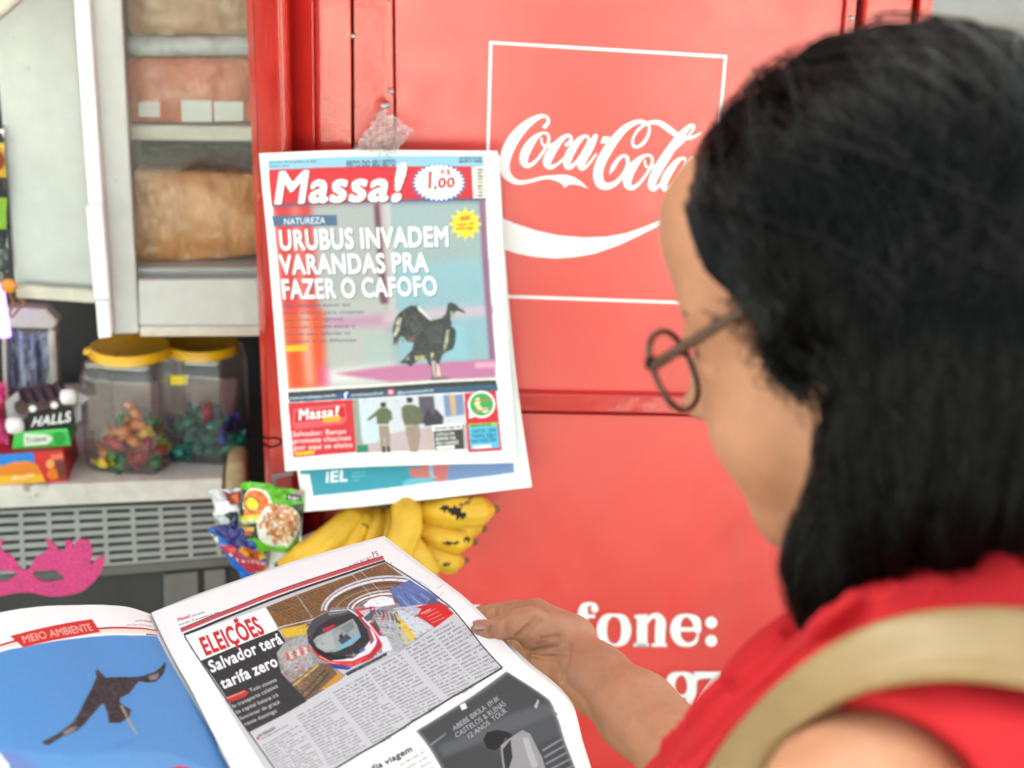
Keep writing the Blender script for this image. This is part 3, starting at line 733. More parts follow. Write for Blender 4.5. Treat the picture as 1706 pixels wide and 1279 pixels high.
def pillow(pts, off, bulge, plane=B_, n=5, pinch=1.6):
    """control net over four image corners (TL,TR,BR,BL), bulging towards the viewer"""
    G = []
    for j in range(n):
        v = j / (n - 1); row = []
        for i in range(n):
            u = i / (n - 1); x = (1 - v) * ((1 - u) * pts[0][0] + u * pts[1][0]) + v * ((1 - u) * pts[3][0] + u * pts[2][0])
            y = (1 - v) * ((1 - u) * pts[0][1] + u * pts[1][1]) + v * ((1 - u) * pts[3][1] + u * pts[2][1])
            h = (1 - abs(2 * u - 1) ** pinch) * (1 - abs(2 * v - 1) ** pinch)
            row.append(plane.at(x, y, off + bulge * h))
        G.append(row)
    return Sheet(G, 60)
M['wrap'] = clear_mat('wrap_film', (.98, .98, .98), .10, .02, (8, .5, .02), .0, .28)
def pack(name, label, col, pts, off, depth, group=None, crink=.5, rough=.25, bev=.012):
    m = mat(name + "_film", col, rough, .35, [(6, .2), (22, .12)], [(5, crink, .06), (15, crink * .5, .012)], stretch=(1.6, 1, 1), coat=.12)
    b = MB(); b.slab(B_, pts, off, off - depth); o = b.build(name, m, bevel=bev, seg=3, smooth=True)
    sh_ = pillow([(x * .994 + 2, y) for x, y in pts[:2]] + [(pts[2][0], pts[2][1]), (pts[-1][0], pts[-1][1])], off + .004, .010, n=9); G = sh_.grid(34, 34); G = G + bn * (nrg.normal(size=(34, 34, 1)) * .0004 + np.repeat(np.repeat(nrg.normal(size=(9, 9, 1)), 4, 0), 4, 1)[:34, :34] * .0010)
    b = MB(); b.grid(G); b.build("plastic_wrap", M['wrap'], o, smooth=True)
    return tag(o, label, "parcel", group)
pack("wrapped_parcel", "brown paper parcel in plastic on top of the silver wrapped stack in the cabinet", (.50, .23, .09), [(206, -115), (430, -115), (430, 60), (211, 60)], -.075, .2)
pack("wrapped_parcel", "flat silver grey plastic bundle between the brown and salmon parcels", (.58, .59, .60), [(206, 62), (430, 62), (430, 95), (210, 95)], -.06, .22, crink=.8)
sal = pack("wrapped_parcel", "salmon orange film wrapped parcel with white labels on the upper cabinet shelf", (.64, .125, .035), [(204, 97), (432, 96), (432, 207), (208, 206)], -.06, .22, crink=.7)
for lp_ in ([(231, 170), (266, 170), (267, 195), (231, 194)], [(301, 166), (352, 167), (353, 203), (303, 202)], [(356, 168), (405, 169), (405, 201), (357, 202)]):
    b = MB(); b.slab(B_, lp_, -.0585, -.0595); b.build("white_label", M['paper'], sal)
pack("wrapped_parcel", "pale orange plastic covered parcel on the cabinet floor behind the glass", (.76, .29, .07), [(216, 284), (440, 290), (440, 424), (368, 436), (222, 444)], -.065, .22, crink=.9)

# far left: things hanging at the bay's edge
def uvq(sheet, w, h): return lambda x, y: (lambda r: (r[0] * w, r[1] * h))(sheet.inv(x, y))
def packet(name, label, cat, pts, off, bulge, art, w, h, res=1.0, plane=B_, group=None, m='plastic_print', wr=.0022, back=True):
    sh = pillow(pts, off, bulge, plane); cv = Canvas(w, h, res, (230, 230, 230)); cv.lw = cv.k; art(cv)
    t = thing(name, plane.at(*np.mean(pts, 0), off), label, cat, group)
    sheet_mesh("printed_front", sh, cv, M[m], t, wr, 5)
    if back:
        s2 = pillow(pts, off - .0015, -bulge * .7, plane); bb = MB(); bb.grid(s2.grid(9, 9)); bb.build("back_film", M['metal'], t, smooth=True)
    return t
def a_hang1(c): c.rect(0, 0, 60, 100, (40, 40, 46)).rect(0, 10, 60, 34, (225, 190, 40)).rect(0, 48, 60, 70, (150, 205, 60)).rect(0, 80, 60, 100, (60, 70, 70)).ell(45, 22, 14, 8, (160, 60, 30))
packet("snack_packet", "dark yellow and green packet hanging at the far left beside the white cabinet", "packet", [(-70, 210), (6, 215), (14, 452), (-60, 455)], -.04, .02, a_hang1, 60, 100)
def a_pink(c): c.rect(0, 0, 60, 60, (205, 40, 110)).rect(0, 20, 60, 34, (150, 25, 60)).ell(40, 45, 14, 9, (230, 90, 150))
packet("sweet_packet", "crimson pink packet at the left end of the white shelf", "packet", [(-60, 640), (10, 636), (14, 742), (-60, 752)], -.05, .02, a_pink, 60, 60)
lt = thing("strip_lamp", B_.at(3, 540, -.12), "short glowing violet strip lamp behind the goods at far left", "lamp")
pts = spline([B_.at(-4, 470, -.14), B_.at(3, 520, -.14), B_.at(9, 560, -.14)], 6)
MB().tube(pts, .008, 10).build("tube", mat("violet_lamp", (.35, .2, .8), .4, emit=((.30, .16, 1.0), 1.1)), lt, smooth=True)
MB().tube([pts[0] + UPV * .03, pts[0]], .010, 10).build("cap", M['white'], lt, smooth=True)
hg = thing("hanging_tag", B_.at(18, 500, -.02), "round orange tag on a looped cord by the cabinet corner", "tag")
b = MB(); c = B_.at(14, 476, -.02); b.lathe(c - bn * .002, [(.0001, .004), (.009, .004), (.011, .002), (.0001, 0)], 18, axis=bn, e=be); b.build("disc", mat("orange_plastic", (.72, .28, .03), .35, noise=(30, .15)), hg, smooth=True)
b = MB(); b.tube(spline([B_.at(x, y, -.02) for x, y in ((16, 488), (22, 505), (16, 520), (20, 528), (30, 516), (40, 504), (36, 500), (26, 494))], 5), .0016, 6); b.build("cord", mat("rust_cord", (.35, .12, .04), .7, noise=(60, .2)), hg, smooth=True)

fr_t = thing("hanging_rack", B_.at(55, 660, -.2), "cream plastic holder with a blue grey clear bag hanging in it", "holder")
b = MB(); b.slab(B_, [(8, 512), (76, 514), (98, 536), (88, 549), (8, 546)], -.2, -.23); b.slab(B_, [(78, 550), (92, 550), (100, 690), (86, 690)], -.2, -.23); b.slab(B_, [(2, 546), (10, 548), (14, 690), (6, 690)], -.2, -.23); b.build("holder_frame", M['beige'], fr_t, bevel=.005)
def a_bag_folds(c):
    c.rect(0, 0, 80, 120, (112, 116, 132))
    for k in range(16):  # light and dark streaks paint the bag's folds into its colour
        x = nrg.uniform(-10, 80); w = nrg.uniform(3, 10); g = nrg.choice([(62, 62, 72), (160, 170, 205), (190, 198, 222), (92, 96, 120)])
        x2 = x + nrg.uniform(-16, 16); c.poly([(x, 0), (x + w, 0), (x2 + w * 1.6, 120), (x2, 120)], g, .6)
    c.blur([(0, 0), (80, 0), (80, 120), (0, 120)], 3)
packet("clear_bag", "crumpled blue grey bag inside the cream holder", "bag", [(12, 549), (78, 551), (85, 685), (16, 688)], -.215, .012, a_bag_folds, 80, 120, wr=.004)

# the shelf
yt = hline(0, 811, 372, 797); yb_ = hline(0, 848, 372, 831)
shf = thing("display_shelf", B_.at(200, 830, -.1), "chipped white painted shelf board carrying jars and sweet boxes", "shelf")
b = MB(); b.slab(B_, [(-260, yt(-260)), (371, yt(371)), (371, yb_(371)), (-260, yb_(-260))], 0, -.44); b.build("board", M['shelf'], shf, bevel=.003)
b = MB(); b.slab(B_, [(376, 771), (409, 768), (414, 834), (373, 834)], .012, -.06); b.build("end_bracket", mat("tan_wood_paint", (.50, .37, .20), .5, noise=(18, .3), spots=[(30, .64, (.62, .58, .5))]), shf, bevel=.012, seg=4, smooth=True)
def on_shelf(px, d): return B_.at(px, yt(px), 0) - bn * d

# sweet jars
def make_jar(px, d, r, h, label, lidc):
    c = on_shelf(px, d); t = thing("sweet_jar", c, label, "jar", "sweet jars on the white shelf")
    b = MB(); b.lathe(c, [(.0001, .002), (r * .9, .002), (r * .98, .008), (r, .02), (r, h * .78), (r * .985, h * .82), (r * .93, h * .86), (r * .92, h * .93)], 48, sq=.75, e=be * .95 + bn * .3)
    b.build("jar_body", M['jar'], t, smooth=True)
    b = MB(); b.lathe(c, [(r * .93, h * .915), (r * .985, h * .918), (r * .985, h * .985), (r * .95, h), (r * .90, h), (r * .86, h * .99), (.0001, h * .99)], 48); o = b.build("lid", lidc, t, smooth=True, sharp=40)
    return t, c
lidm = mat("yellow_lid_plastic", (.80, .44, .012), .3, .5, (20, .12), (60, .05, .001))
j1, jc1 = make_jar(217, .080, .058, .177, "larger clear sweet jar with yellow lid holding mixed red and green sweets", lidm)
b = MB(); c = jc1 + be * -.057 + UPV * .165; b.lathe(c, [(.0001, .008), (.007, .007), (.009, 0), (.0001, -.004)], 14); b.build("lid_tab", lidm, j1, smooth=True)
j2, jc2 = make_jar(335, .105, .053, .171, "second clear jar with yellow lid nearer the red post with mostly green sweets", lidm)
b = MB(); pos = jc2 + bn * .047 - be * .030 + UPV * .129; b.box(pos, (be, UPV, bn), (.012, .007, .0006)); b.build("price_sticker", mat("yellow_sticker", (.85, .68, .02), .5, noise=(40, .08)), j2)

def sweet_mesh():
    b = MB(); prof = [(.0105, -.021), (.007, -.017), (.0025, -.0125), (.006, -.0105), (.0082, -.006), (.0086, 0), (.0082, .006), (.006, .0105), (.0025, .0125), (.007, .017), (.0105, .021)]
    b.lathe((0, 0, 0), prof, 12); V = np.concatenate(b.v); w = np.abs(V[:, 2]) > .014; ang = np.arctan2(V[:, 1], V[:, 0])
    V[w, 1] *= .35; V[w, 2] += .002 * np.sign(V[w, 2]) * np.cos(5 * ang[w]); b.v = [V]; return b
SW = {}
def sweets(jc, r, hmax, n, cols, where, group, seed):
    R_ = np.random.default_rng(seed); placed = []
    for k in range(n * 40):
        if len(placed) >= n: break
        q = R_.uniform(-1, 1, 2) * r
        if max(abs(q)) > r: continue
        zmax = hmax * (1 - .55 * (np.hypot(*q) / r) ** 2); z = .012 + R_.uniform(0, max(.006, zmax)); p = jc + be * q[0] + bn * q[1] + UPV * z
        if any(np.linalg.norm(p - o) < .0135 for o in placed): continue
        placed.append(p); nm, colr = cols[R_.integers(len(cols))]
        if nm not in SW:
            m = mat(nm + "_wrapper", colr, .22, .7, noise=(120, .25), bump=(160, .4, .002)); bb = sweet_mesh()
            o = bb.build("wrapped_sweet", m, smooth=True); SW[nm] = o
        else:
            o = SW[nm].copy(); COL.objects.link(o)
        o.location = p; o.rotation_euler = R_.uniform(0, 6.28, 3)
        tag(o, f"{nm.replace('_', ' ')} foil wrapped sweet in the {where} jar", "sweet", group)
red, grn, yel, wht, nvy, orng, lim, teal = (.55, .02, .03), (.03, .28, .06), (.75, .55, .03), (.78, .76, .74), (.015, .03, .16), (.70, .20, .02), (.42, .62, .05), (.01, .22, .15)
sweets(jc1, .042, .062, 58, [("red", red), ("red", red), ("yellow", yel), ("white", wht), ("lime_green", lim), ("green", grn), ("navy", nvy), ("orange", orng), ("crimson", (.35, .01, .04))], "larger yellow lidded", "sweets in the larger jar", 3)
sweets(jc2, .039, .055, 38, [("teal", teal), ("teal", teal), ("dark_green", (.01, .12, .06)), ("blue", (.02, .06, .45)), ("navy", nvy), ("red", red)], "farther yellow lidded", "sweets in the farther jar", 5)

# biscuit carton with printed front
def carton(name, label, cat, pts, d, depth, art, w, h, body, res=1.0):
    t = thing(name, B_.at(*np.mean(pts, 0), -d), label, cat)
    b = MB(); b.slab(B_, pts, -d, -d - depth); b.build("carton_body", body, t, bevel=.0015)
    sh = Sheet([[B_.at(*pts[0], -d + .0012), B_.at(*pts[1], -d + .0012)], [B_.at(*pts[3], -d + .0012), B_.at(*pts[2], -d + .0012)]], 60)
    cv = Canvas(w, h, res, (220, 40, 40), uvq(sh, w, h)); cv.lw = cv.k; art(cv); sheet_mesh("printed_front", sh, cv, M['card_print'], t)
    return t
def a_bis(c):
    c.poly([(-80, 745), (54, 745), (64, 815), (-80, 820)], (35, 135, 225)).poly([(-80, 775), (5, 776), (22, 770), (45, 768), (62, 774), (80, 812), (-80, 820)], (240, 140, 40))
    c.poly([(-80, 795), (70, 790), (80, 812), (-80, 820)], (250, 190, 40)).poly([(54, 745), (108, 740), (118, 812), (80, 812), (64, 776)], (216, 52, 50))
    c.ell(83, 773, 7, 8, (232, 170, 90)).ell(88, 790, 10, 9, (238, 130, 40)).poly([(90, 768), (108, 766), (111, 796), (98, 798)], (120, 60, 50)).poly([(84, 758), (106, 756), (106, 764), (84, 766)], (226, 120, 90))
    c.text("Biscoito", (20, 800), (57, 793), (21, 792), (255, 240, 210), 'b')
carton("biscuit_carton", "flat red blue and orange biscuit carton at the shelf's left end", "carton", [(-70, 762), (104, 750), (113, 806), (-70, 819)], .012, .10, a_bis, 180, 60, mat("red_card", (.42, .02, .025), .45, noise=(20, .1)))
def a_gum(c):
    c.rect(0, 0, 100, 32, (60, 200, 80)).poly([(18, 4), (60, 8), (72, 16), (60, 27), (20, 28)], (226, 236, 224)).ell(82, 16, 12, 12, (30, 160, 60)).rect(0, 0, 100, 3, (120, 230, 130))
    c.text("Trident", (22, 22), (60, 20), (22, 11), (60, 80, 60), 'b')
def card2(name, label, cat, pts, d, depth, art, w, h, body):
    t = thing(name, B_.at(*np.mean(pts, 0), -d), label, cat)
    b = MB(); b.slab(B_, pts, -d, -d - depth); b.build("carton_body", body, t, bevel=.003)
    sh = Sheet([[B_.at(*pts[0], -d + .0012), B_.at(*pts[1], -d + .0012)], [B_.at(*pts[3], -d + .0012), B_.at(*pts[2], -d + .0012)]], 60)
    cv = Canvas(w, h, 2.0); cv.lw = cv.k; art(cv); sheet_mesh("printed_front", sh, cv, M['card_print'], t); return t
card2("gum_carton", "bright green chewing gum carton lying on the biscuit carton", "carton", [(24, 720), (112, 714), (118, 742), (20, 748)], .03, .06, a_gum, 100, 32, mat("green_card", (.03, .35, .08), .35, noise=(20, .1)))
def a_hal(c): c.rect(0, 0, 90, 36, (14, 14, 16)).text("HALLS", (8, 29), (84, 29), (12, 9), (240, 240, 240), 'k')
hb = card2("cough_drop_carton", "open black display carton of cough drops on the green gum carton", "carton", [(49, 690), (119, 676), (125, 707), (42, 717)], .032, .004, a_hal, 90, 36, M['black'])
gbm = mat("grey_board", (.42, .42, .42), .5, noise=(20, .2))
for fp_, d0_, d1_ in (([(121, 676), (134, 664), (136, 700), (126, 707)], -.04, -.09), ([(8, 668), (30, 652), (40, 716), (12, 704)], -.045, -.05), ([(118, 668), (128, 652), (150, 662), (124, 684)], -.04, -.046)):
    b = MB(); b.slab(B_, fp_, d0_, d1_); b.build("flap", gbm, hb, bevel=.001)
b = MB(); b.slab(B_, [(46, 692), (120, 680), (124, 712), (42, 718)], -.086, -.09); b.build("carton_back", M['black'], hb)
wm = mat("plum_wrapper", (.07, .025, .03), .3, noise=(40, .3)); wm2 = M['white_sign']
for k, (x, y, lab) in enumerate(((38, 668, "leftmost"), (56, 668, "second from the left"), (74, 665, "third from the left"), (92, 662, "fourth from the left"), (110, 659, "rightmost"))):
    p0 = B_.at(x - 2, y + 12, -.036); p1 = B_.at(x - 14, y - 14, -.11)
    t = thing("drop_stick", p0, f"{lab} plum wrapped stick of drops in the black carton", "sweet", "sticks of drops in the black carton")
    MB().tube([p0, p1], .0092, 14).build("wrapper", wm, t, smooth=True, sharp=40); MB().tube([p0 + (p0 - p1) / np.linalg.norm(p1 - p0) * .003, p0], .0050, 14).build("stick_end", wm2 if k in (1, 3) else wm, t, smooth=True, sharp=40)  # two of the ends are coloured white as painted highlights
for (x, y, r, lab) in ((25, 708, .013, "white paper twist left of the black drop carton"), (114, 660, .012, "white paper twist at the right end of the drop carton")):
    b = MB(); c = B_.at(x, y, -.024); b.lathe(c - bn * .01, [(.0001, .022), (r * .7, .019), (r, .012), (r * .8, .004), (.0001, 0)], 16, axis=bn, e=be, sq=.3); o = b.build("paper_twist", M['white_sign'], smooth=True); tag(o, lab, "wrapper")

# counter front with the slotted grille
gt = hline(0, 851, 372, 836); gb = hline(0, 957, 372, 928)
cf = thing("counter_front", B_.at(200, 950, -.05), "grey slotted metal grille of the counter front under the shelf", "counter")
b = MB()
def gy(x, v): return gt(x) + (gb(x) - gt(x)) * v
X0, X1 = -250, 392
rows = 7; sw = 1 / (rows + .2)
edges = [0.0]
for r in range(rows): edges += [(r + .42) * sw, (r + .42) * sw + .43 * sw]
edges.append(1.0)
for r in range(rows + 1):
    v0, v1 = edges[2 * r], edges[2 * r + 1]; b.slab(B_, [(X0, gy(X0, v0)), (X1, gy(X1, v0)), (X1, gy(X1, v1)), (X0, gy(X0, v1))], -.012, -.017)
x = X0
while x < X1:
    t0, t1 = 0.0, 1.0; k = (x + 7 - 40 + 600) 
    b.slab(B_, [(x, gy(x, .01)), (x + 7.5, gy(x + 7.5, .01)), (x + 13, gy(x + 13, .99)), (x + 5.5, gy(x + 5.5, .99))], -.0112, -.0165); x += 46.6
b.build("grille", M['grille'], cf)
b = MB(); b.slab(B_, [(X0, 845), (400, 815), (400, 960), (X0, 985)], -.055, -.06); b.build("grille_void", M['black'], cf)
b = MB(); b.slab(B_, [(X0, gb(X0) + 1), (400, gb(400) + 1), (400, 1500), (X0, 1500)], -.02, -.05); b.build("lower_panel", M['dark'], cf)
b = MB(); b.slab(B_, [(X0, gb(X0) + 3), (400, gb(400) + 3), (400, gb(400) + 16), (X0, gb(X0) + 18)], -.008, -.0195); b.build("panel_rail", mat("worn_dark_rail", (.13, .125, .115), .5, noise=(12, .3)), cf, bevel=.002)
b = MB(); b.slab(B_, [(272, 958), (330, 952), (334, 1100), (274, 1100)], -.012, -.0195); b.slab(B_, [(340, 951), (376, 948), (380, 1100), (344, 1100)], -.012, -.0195); b.build("cover_plate", mat("mid_grey_plate", (.16, .158, .15), .5, noise=(10, .25)), cf, bevel=.002)

# details on the red corner post
b = MB(); b.tube(spline([WALL.at(x, y, .026) for x, y in ((438, 738), (448, 744), (462, 742), (468, 735), (460, 729), (446, 730), (438, 727))], 5), .0014, 6); b.build("wire_tie", M['black'], kiosk, smooth=True)
b = MB(); b.slab(WALL, [(453, 792), (490, 786), (490, 791), (459, 797), (462, 842), (456, 842)], .0225, .0195); b.build("sticker_edge", M['grille'], kiosk)

# pink glitter mask
half = [(130, 222), (155, 215), (175, 180), (200, 150), (235, 130), (258, 106), (250, 80), (240, 60), (265, 66), (290, 86), (308, 112), (330, 126), (350, 104), (346, 72), (365, 60), (385, 76), (390, 102), (402, 80), (420, 62), (445, 58), (468, 70), (486, 96), (492, 130), (487, 165), (482, 195), (502, 180), (526, 161), (553, 150), (555, 185), (540, 230), (510, 275), (470, 315), (420, 345), (350, 360), (280, 365), (220, 355), (170, 345), (130, 344)]
eye = [(170, 245), (200, 230), (240, 225), (290, 225), (320, 242), (345, 270), (300, 281), (250, 287), (208, 275)]
MP = Plane(P(60, 950, 1.80), 6)
zz = lambda x, y: (x / 3.206, 880 + y / 3.206)
bm = bmesh.new()
def ring(pp, off): 
    vs = [bm.verts.new(MP.at(*zz(x, y), off)) for x, y in pp]; return [bm.edges.new((vs[i], vs[(i + 1) % len(vs)])) for i in range(len(vs))]
outl = half + [(260 - x, y) for x, y in half[::-1][1:-1]]
ed = ring(spline(outl, 3, True), 0) + ring(spline(eye, 4, True), 0) + ring(spline([(260 - x, y) for x, y in eye], 4, True), 0)
bmesh.ops.triangle_fill(bm, use_beauty=True, edges=ed)
ex = bmesh.ops.extrude_face_region(bm, geom=list(bm.faces)); bmesh.ops.translate(bm, verts=[v for v in ex['geom'] if isinstance(v, bmesh.types.BMVert)], vec=Vector(MP.n * -.0025))
bmesh.ops.recalc_face_normals(bm, faces=bm.faces)
me = bpy.data.meshes.new("glitter_mask"); bm.to_mesh(me); bm.free()
gl = mat("pink_glitter", (.74, .028, .22), .35, .8, [(420, .5), (900, .4)], (700, .8, .002))
mo = bpy.data.objects.new("glitter_mask", me); COL.objects.link(mo); me.materials.append(gl)
cc = Vector(MP.at(*zz(130, 260), 0)); me.transform(Matrix.Translation(-cc)); mo.location = cc
tag(mo, "pink glitter carnival eye mask with feathered edge hanging before the grille", "mask")

# crisp bags, paper and bananas hanging beside the red panel
def a_crisp(c):
    c.rect(0, 0, 100, 100, (34, 62, 38)); c.poly([(0, 0), (100, 0), (100, 20), (60, 34), (30, 16), (0, 12)], (104, 190, 40)); c.poly([(0, 84), (30, 80), (62, 92), (100, 74), (100, 100), (0, 100)], (110, 196, 44))
    c.ell(26, 30, 24, 22, (230, 238, 220)); c.ell(24, 30, 21, 19, (236, 118, 40)); c.poly([(6, 40), (50, 26), (62, 34), (4, 52)], (240, 130, 60)); c.ell(17, 32, 12, 11, (40, 60, 20)); c.ell(17, 32, 10.5, 9.5, (252, 224, 40))
    c.poly([(0, 52), (28, 46), (30, 56), (0, 60)], (228, 216, 60)); c.rect(2, 66, 24, 74, (226, 168, 60)); c.rect(4, 72, 24, 78, (150, 56, 40)); c.text("NOVA", (3, 64), (30, 60), (3, 58), (240, 244, 236), 'k')
    c.ell(64, 60, 36, 33, (244, 240, 232))
    for k in range(120):
        a_ = nrg.uniform(0, 6.28); r = math.sqrt(nrg.uniform(0, 1)); x, y = 64 + 31 * r * math.cos(a_), 58 + 29 * r * math.sin(a_); t = nrg.uniform(0, 3.14); L = nrg.uniform(5, 11); w = nrg.uniform(1.6, 2.8)
        g = nrg.choice(3); colr = [(226, 150, 90), (206, 118, 62), (240, 186, 130)][g]
        dx, dy = L / 2 * math.cos(t), L / 2 * math.sin(t); nx, ny = -w * math.sin(t), w * math.cos(t)
        c.poly([(x - dx - nx, y - dy - ny), (x + dx - nx, y + dy - ny), (x + dx + nx, y + dy + ny), (x - dx + nx, y - dy + ny)], (150, 78, 40), .5); c.poly([(x - dx - nx * .7, y - dy - ny * .7 - .4), (x + dx - nx * .7, y + dy - ny * .7 - .4), (x + dx + nx * .6, y + dy + ny * .6), (x - dx + nx * .6, y - dy + ny * .6)], colr, .9)
    c.rect(72, 8, 96, 18, (34, 36, 36)); c.text("kipi", (75, 16), (93, 16), (75, 10), (244, 244, 244), 'b'); c.rect(86, 2, 99, 8, (190, 120, 150)); c.text("ONDULADA", (62, 98), (96, 84), (61, 93), (226, 236, 224), 'r', .7)
packet("crisp_bag", "green bag of potato crisps with a white bowl printed on it", "bag", [(404, 800), (507, 818), (500, 917), (392, 918)], .058, .030, a_crisp, 100, 100, 1.6, WALL)
def a_blue(c):
    c.rect(0, 0, 100, 100, (28, 110, 205)); c.poly([(8, 0), (60, 0), (74, 60), (24, 46)], (14, 24, 110)); c.poly([(60, 30), (100, 20), (100, 60), (70, 60)], (24, 90, 190))
    c.poly([(30, 40), (48, 46), (66, 60), (88, 64), (98, 78), (72, 84), (46, 76), (34, 58)], (196, 84, 30)); c.poly([(34, 46), (46, 44), (48, 62), (38, 60)], (240, 160, 30)); c.poly([(74, 70), (92, 72), (94, 82), (76, 82)], (236, 196, 40)); c.poly([(50, 60), (66, 66), (60, 72), (48, 68)], (120, 44, 20))
    c.poly([(0, 30), (16, 34), (40, 72), (96, 92), (96, 100), (70, 100), (24, 86)], (196, 52, 70))
    for k in range(9): x, y = 8 + k * 9.5, 44 + 48 * (k / 9) ** .7; c.poly([(x, y), (x + 4, y + 2), (x + 3, y + 7), (x - 1, y + 5)], (236, 226, 232))
    c.poly([(30, 92), (100, 100), (100, 100), (30, 100)], (226, 176, 30))
packet("snack_bag", "blue snack bag with orange print hanging below the green crisps", "bag", [(343, 880), (432, 858), (446, 940), (420, 978)], .044, .026, a_blue, 100, 100, 1.3, WALL)
def a_nut(c):
    c.rect(0, 0, 60, 60, (215, 218, 218)); c.poly([(20, 4), (60, 6), (60, 30), (26, 26)], (150, 60, 60)); c.ell(40, 16, 9, 8, (216, 110, 50)); c.poly([(0, 24), (26, 20), (30, 34), (8, 40)], (246, 246, 246)); c.poly([(34, 34), (60, 30), (60, 60), (44, 60)], (248, 248, 248)); c.poly([(10, 40), (34, 36), (44, 60), (20, 60)], (70, 74, 90))
packet("nut_bag", "small white and clear snack bag tucked behind the green crisps", "bag", [(346, 816), (412, 812), (420, 872), (372, 878)], .040, .014, a_nut, 60, 60, 1.2, WALL, wr=.003)
def sheet_thing(name, label, cat, pts, off, m, bul=.008, group=None, plane=WALL, wr=0):
    b = MB(); b.grid(pillow(pts, off, bul, plane).grid(14, 14)); o = b.build(name, m, smooth=True); s_ = o.modifiers.new("thick", 'SOLIDIFY'); s_.thickness = .0008; return tag(o, label, cat, group)
sheet_thing("paper_sheet", "white rounded paper behind the bananas below the crisp bag", "paper", [(446, 915), (600, 856), (600, 1010), (432, 1000)], .030, M['paper'])

bsk = mat("banana_skin", (.74, .43, .030), .45, .4, [(9, .16), (40, .12)], (60, .08, .001), spots=[(34, .665, (.13, .065, .018)), (120, .70, (.20, .10, .025))], stretch=(1, 1, 1))
btip = mat("banana_stalk", (.16, .12, .045), .7, .3, (60, .4))
bblk = mat("bruise_black", (.018, .011, .006), .6, .3, (60, .3))
def banana(t, pts, wpx, bruises=()):
    """pts = (px, py, off) along the fruit from the crown to the tip"""
    s = spline([WALL.at(x, y, o) for x, y, o in pts], 16); m = len(s); u = np.linspace(0, 1, m)
    z = proj(s.mean(0))[2]; R0 = wpx / 2 / FPX * z
    r = R0 * np.clip(np.minimum(.45 + 2.6 * u, 1.0) * np.minimum(1.0, .30 + 3.2 * (1 - u)), .2, 1); r[-1] = R0 * .24
    b = MB(); n = 40; tg = np.gradient(s, axis=0); tg /= np.linalg.norm(tg, axis=1)[:, None]; V = []; a = np.array([0, 0, 1.0])
    for i in range(m):
        a1 = a - tg[i] * (a @ tg[i]); a1 /= np.linalg.norm(a1); a = a1; b1 = np.cross(tg[i], a1)
        for k in range(n):
            th = 2 * math.pi * k / n; q = r[i] * (1 + .075 * abs(math.cos(2.5 * th)) ** .6 - .045 + .012 * math.sin(9 * u[i] + 3 * th)); V.append(s[i] + q * (math.cos(th) * a1 + math.sin(th) * b1))
    b.add(V, [(i * n + k, i * n + (k + 1) % n, (i + 1) * n + (k + 1) % n, (i + 1) * n + k) for i in range(m - 1) for k in range(n)] + [tuple(range(n))[::-1], tuple((m - 1) * n + k for k in range(n))])
    o = b.build("banana", bsk, t, smooth=True); o.data.materials.append(bblk)
    for pf in o.data.polygons:
        x, y, _ = proj(np.array(pf.center) + WORG[t])
        for bx, by, bw, bh in bruises:
            g_ = 1 + .35 * math.sin(x * .9 + y * .4) + .3 * math.sin(y * 1.3 - x * .5)
            if ((x - bx) / bw) ** 2 + ((y - by) / bh) ** 2 < g_ and np.array(pf.normal) @ WALL.n > 0: pf.material_index = 1
    d = tg[-1]; MB().tube([s[-1] - d * .003, s[-1] + d * .003, s[-1] + d * .007], [R0 * .30, R0 * .27, R0 * .2], 8).build("banana_tip", btip, o, smooth=True)
    return o
bt1 = thing("banana_bunch", WALL.at(620, 860, .06), "hanging bunch of yellow bananas spread leftwards under the hanging newspaper", "bananas", "bananas by the red panel")
banana(bt1, [(606, 838, .022), (582, 866, .046), (548, 897, .074), (510, 924, .080), (466, 940, .066)], 46)
banana(bt1, [(616, 842, .022), (606, 868, .040), (586, 898, .058), (558, 934, .060), (536, 960, .05)], 35)
banana(bt1, [(630, 842, .020), (628, 868, .036), (617, 900, .050), (602, 940, .052), (592, 975, .05)], 33)
banana(bt1, [(645, 842, .018), (649, 864, .030), (645, 892, .042), (638, 930, .044), (632, 970, .04)], 30)
b = MB(); b.tube(spline([WALL.at(606, 842, .022), WALL.at(628, 838, .020), WALL.at(650, 840, .018)], 5), .012, 10); b.build("crown", btip, bt1, smooth=True)
bt2 = thing("banana_bunch", WALL.at(720, 840, .06), "spotted bunch of bananas with black bruises turned towards the open red panel", "bananas", "bananas by the red panel")
banana(bt2, [(668, 826, .026), (677, 850, .060), (677, 882, .080), (664, 915, .086), (646, 945, .074)], 51)
r1 = banana(bt2, [(690, 834, .024), (722, 850, .046), (760, 853, .062), (796, 851, .056), (822, 848, .046)], 52, [(756, 851, 13, 7), (768, 858, 9, 6), (741, 846, 9, 3)])
banana(bt2, [(688, 864, .030), (722, 886, .052), (756, 897, .058), (786, 902, .050)], 46, [(752, 905, 14, 3), (778, 899, 6, 4)])
banana(bt2, [(684, 900, .044), (714, 920, .056), (744, 934, .056), (772, 934, .046)], 42, [(744, 940, 7, 3)])
banana(bt2, [(676, 896, .066), (694, 918, .076), (712, 942, .074), (724, 962, .066)], 38)
banana(bt2, [(690, 850, .036), (730, 868, .044), (770, 876, .046), (802, 880, .038)], 44)
b = MB(); b.tube(spline([WALL.at(668, 822, .024), WALL.at(682, 826, .022), WALL.at(688, 850, .026)], 5), .013, 10); b.build("crown", btip, bt2, smooth=True)

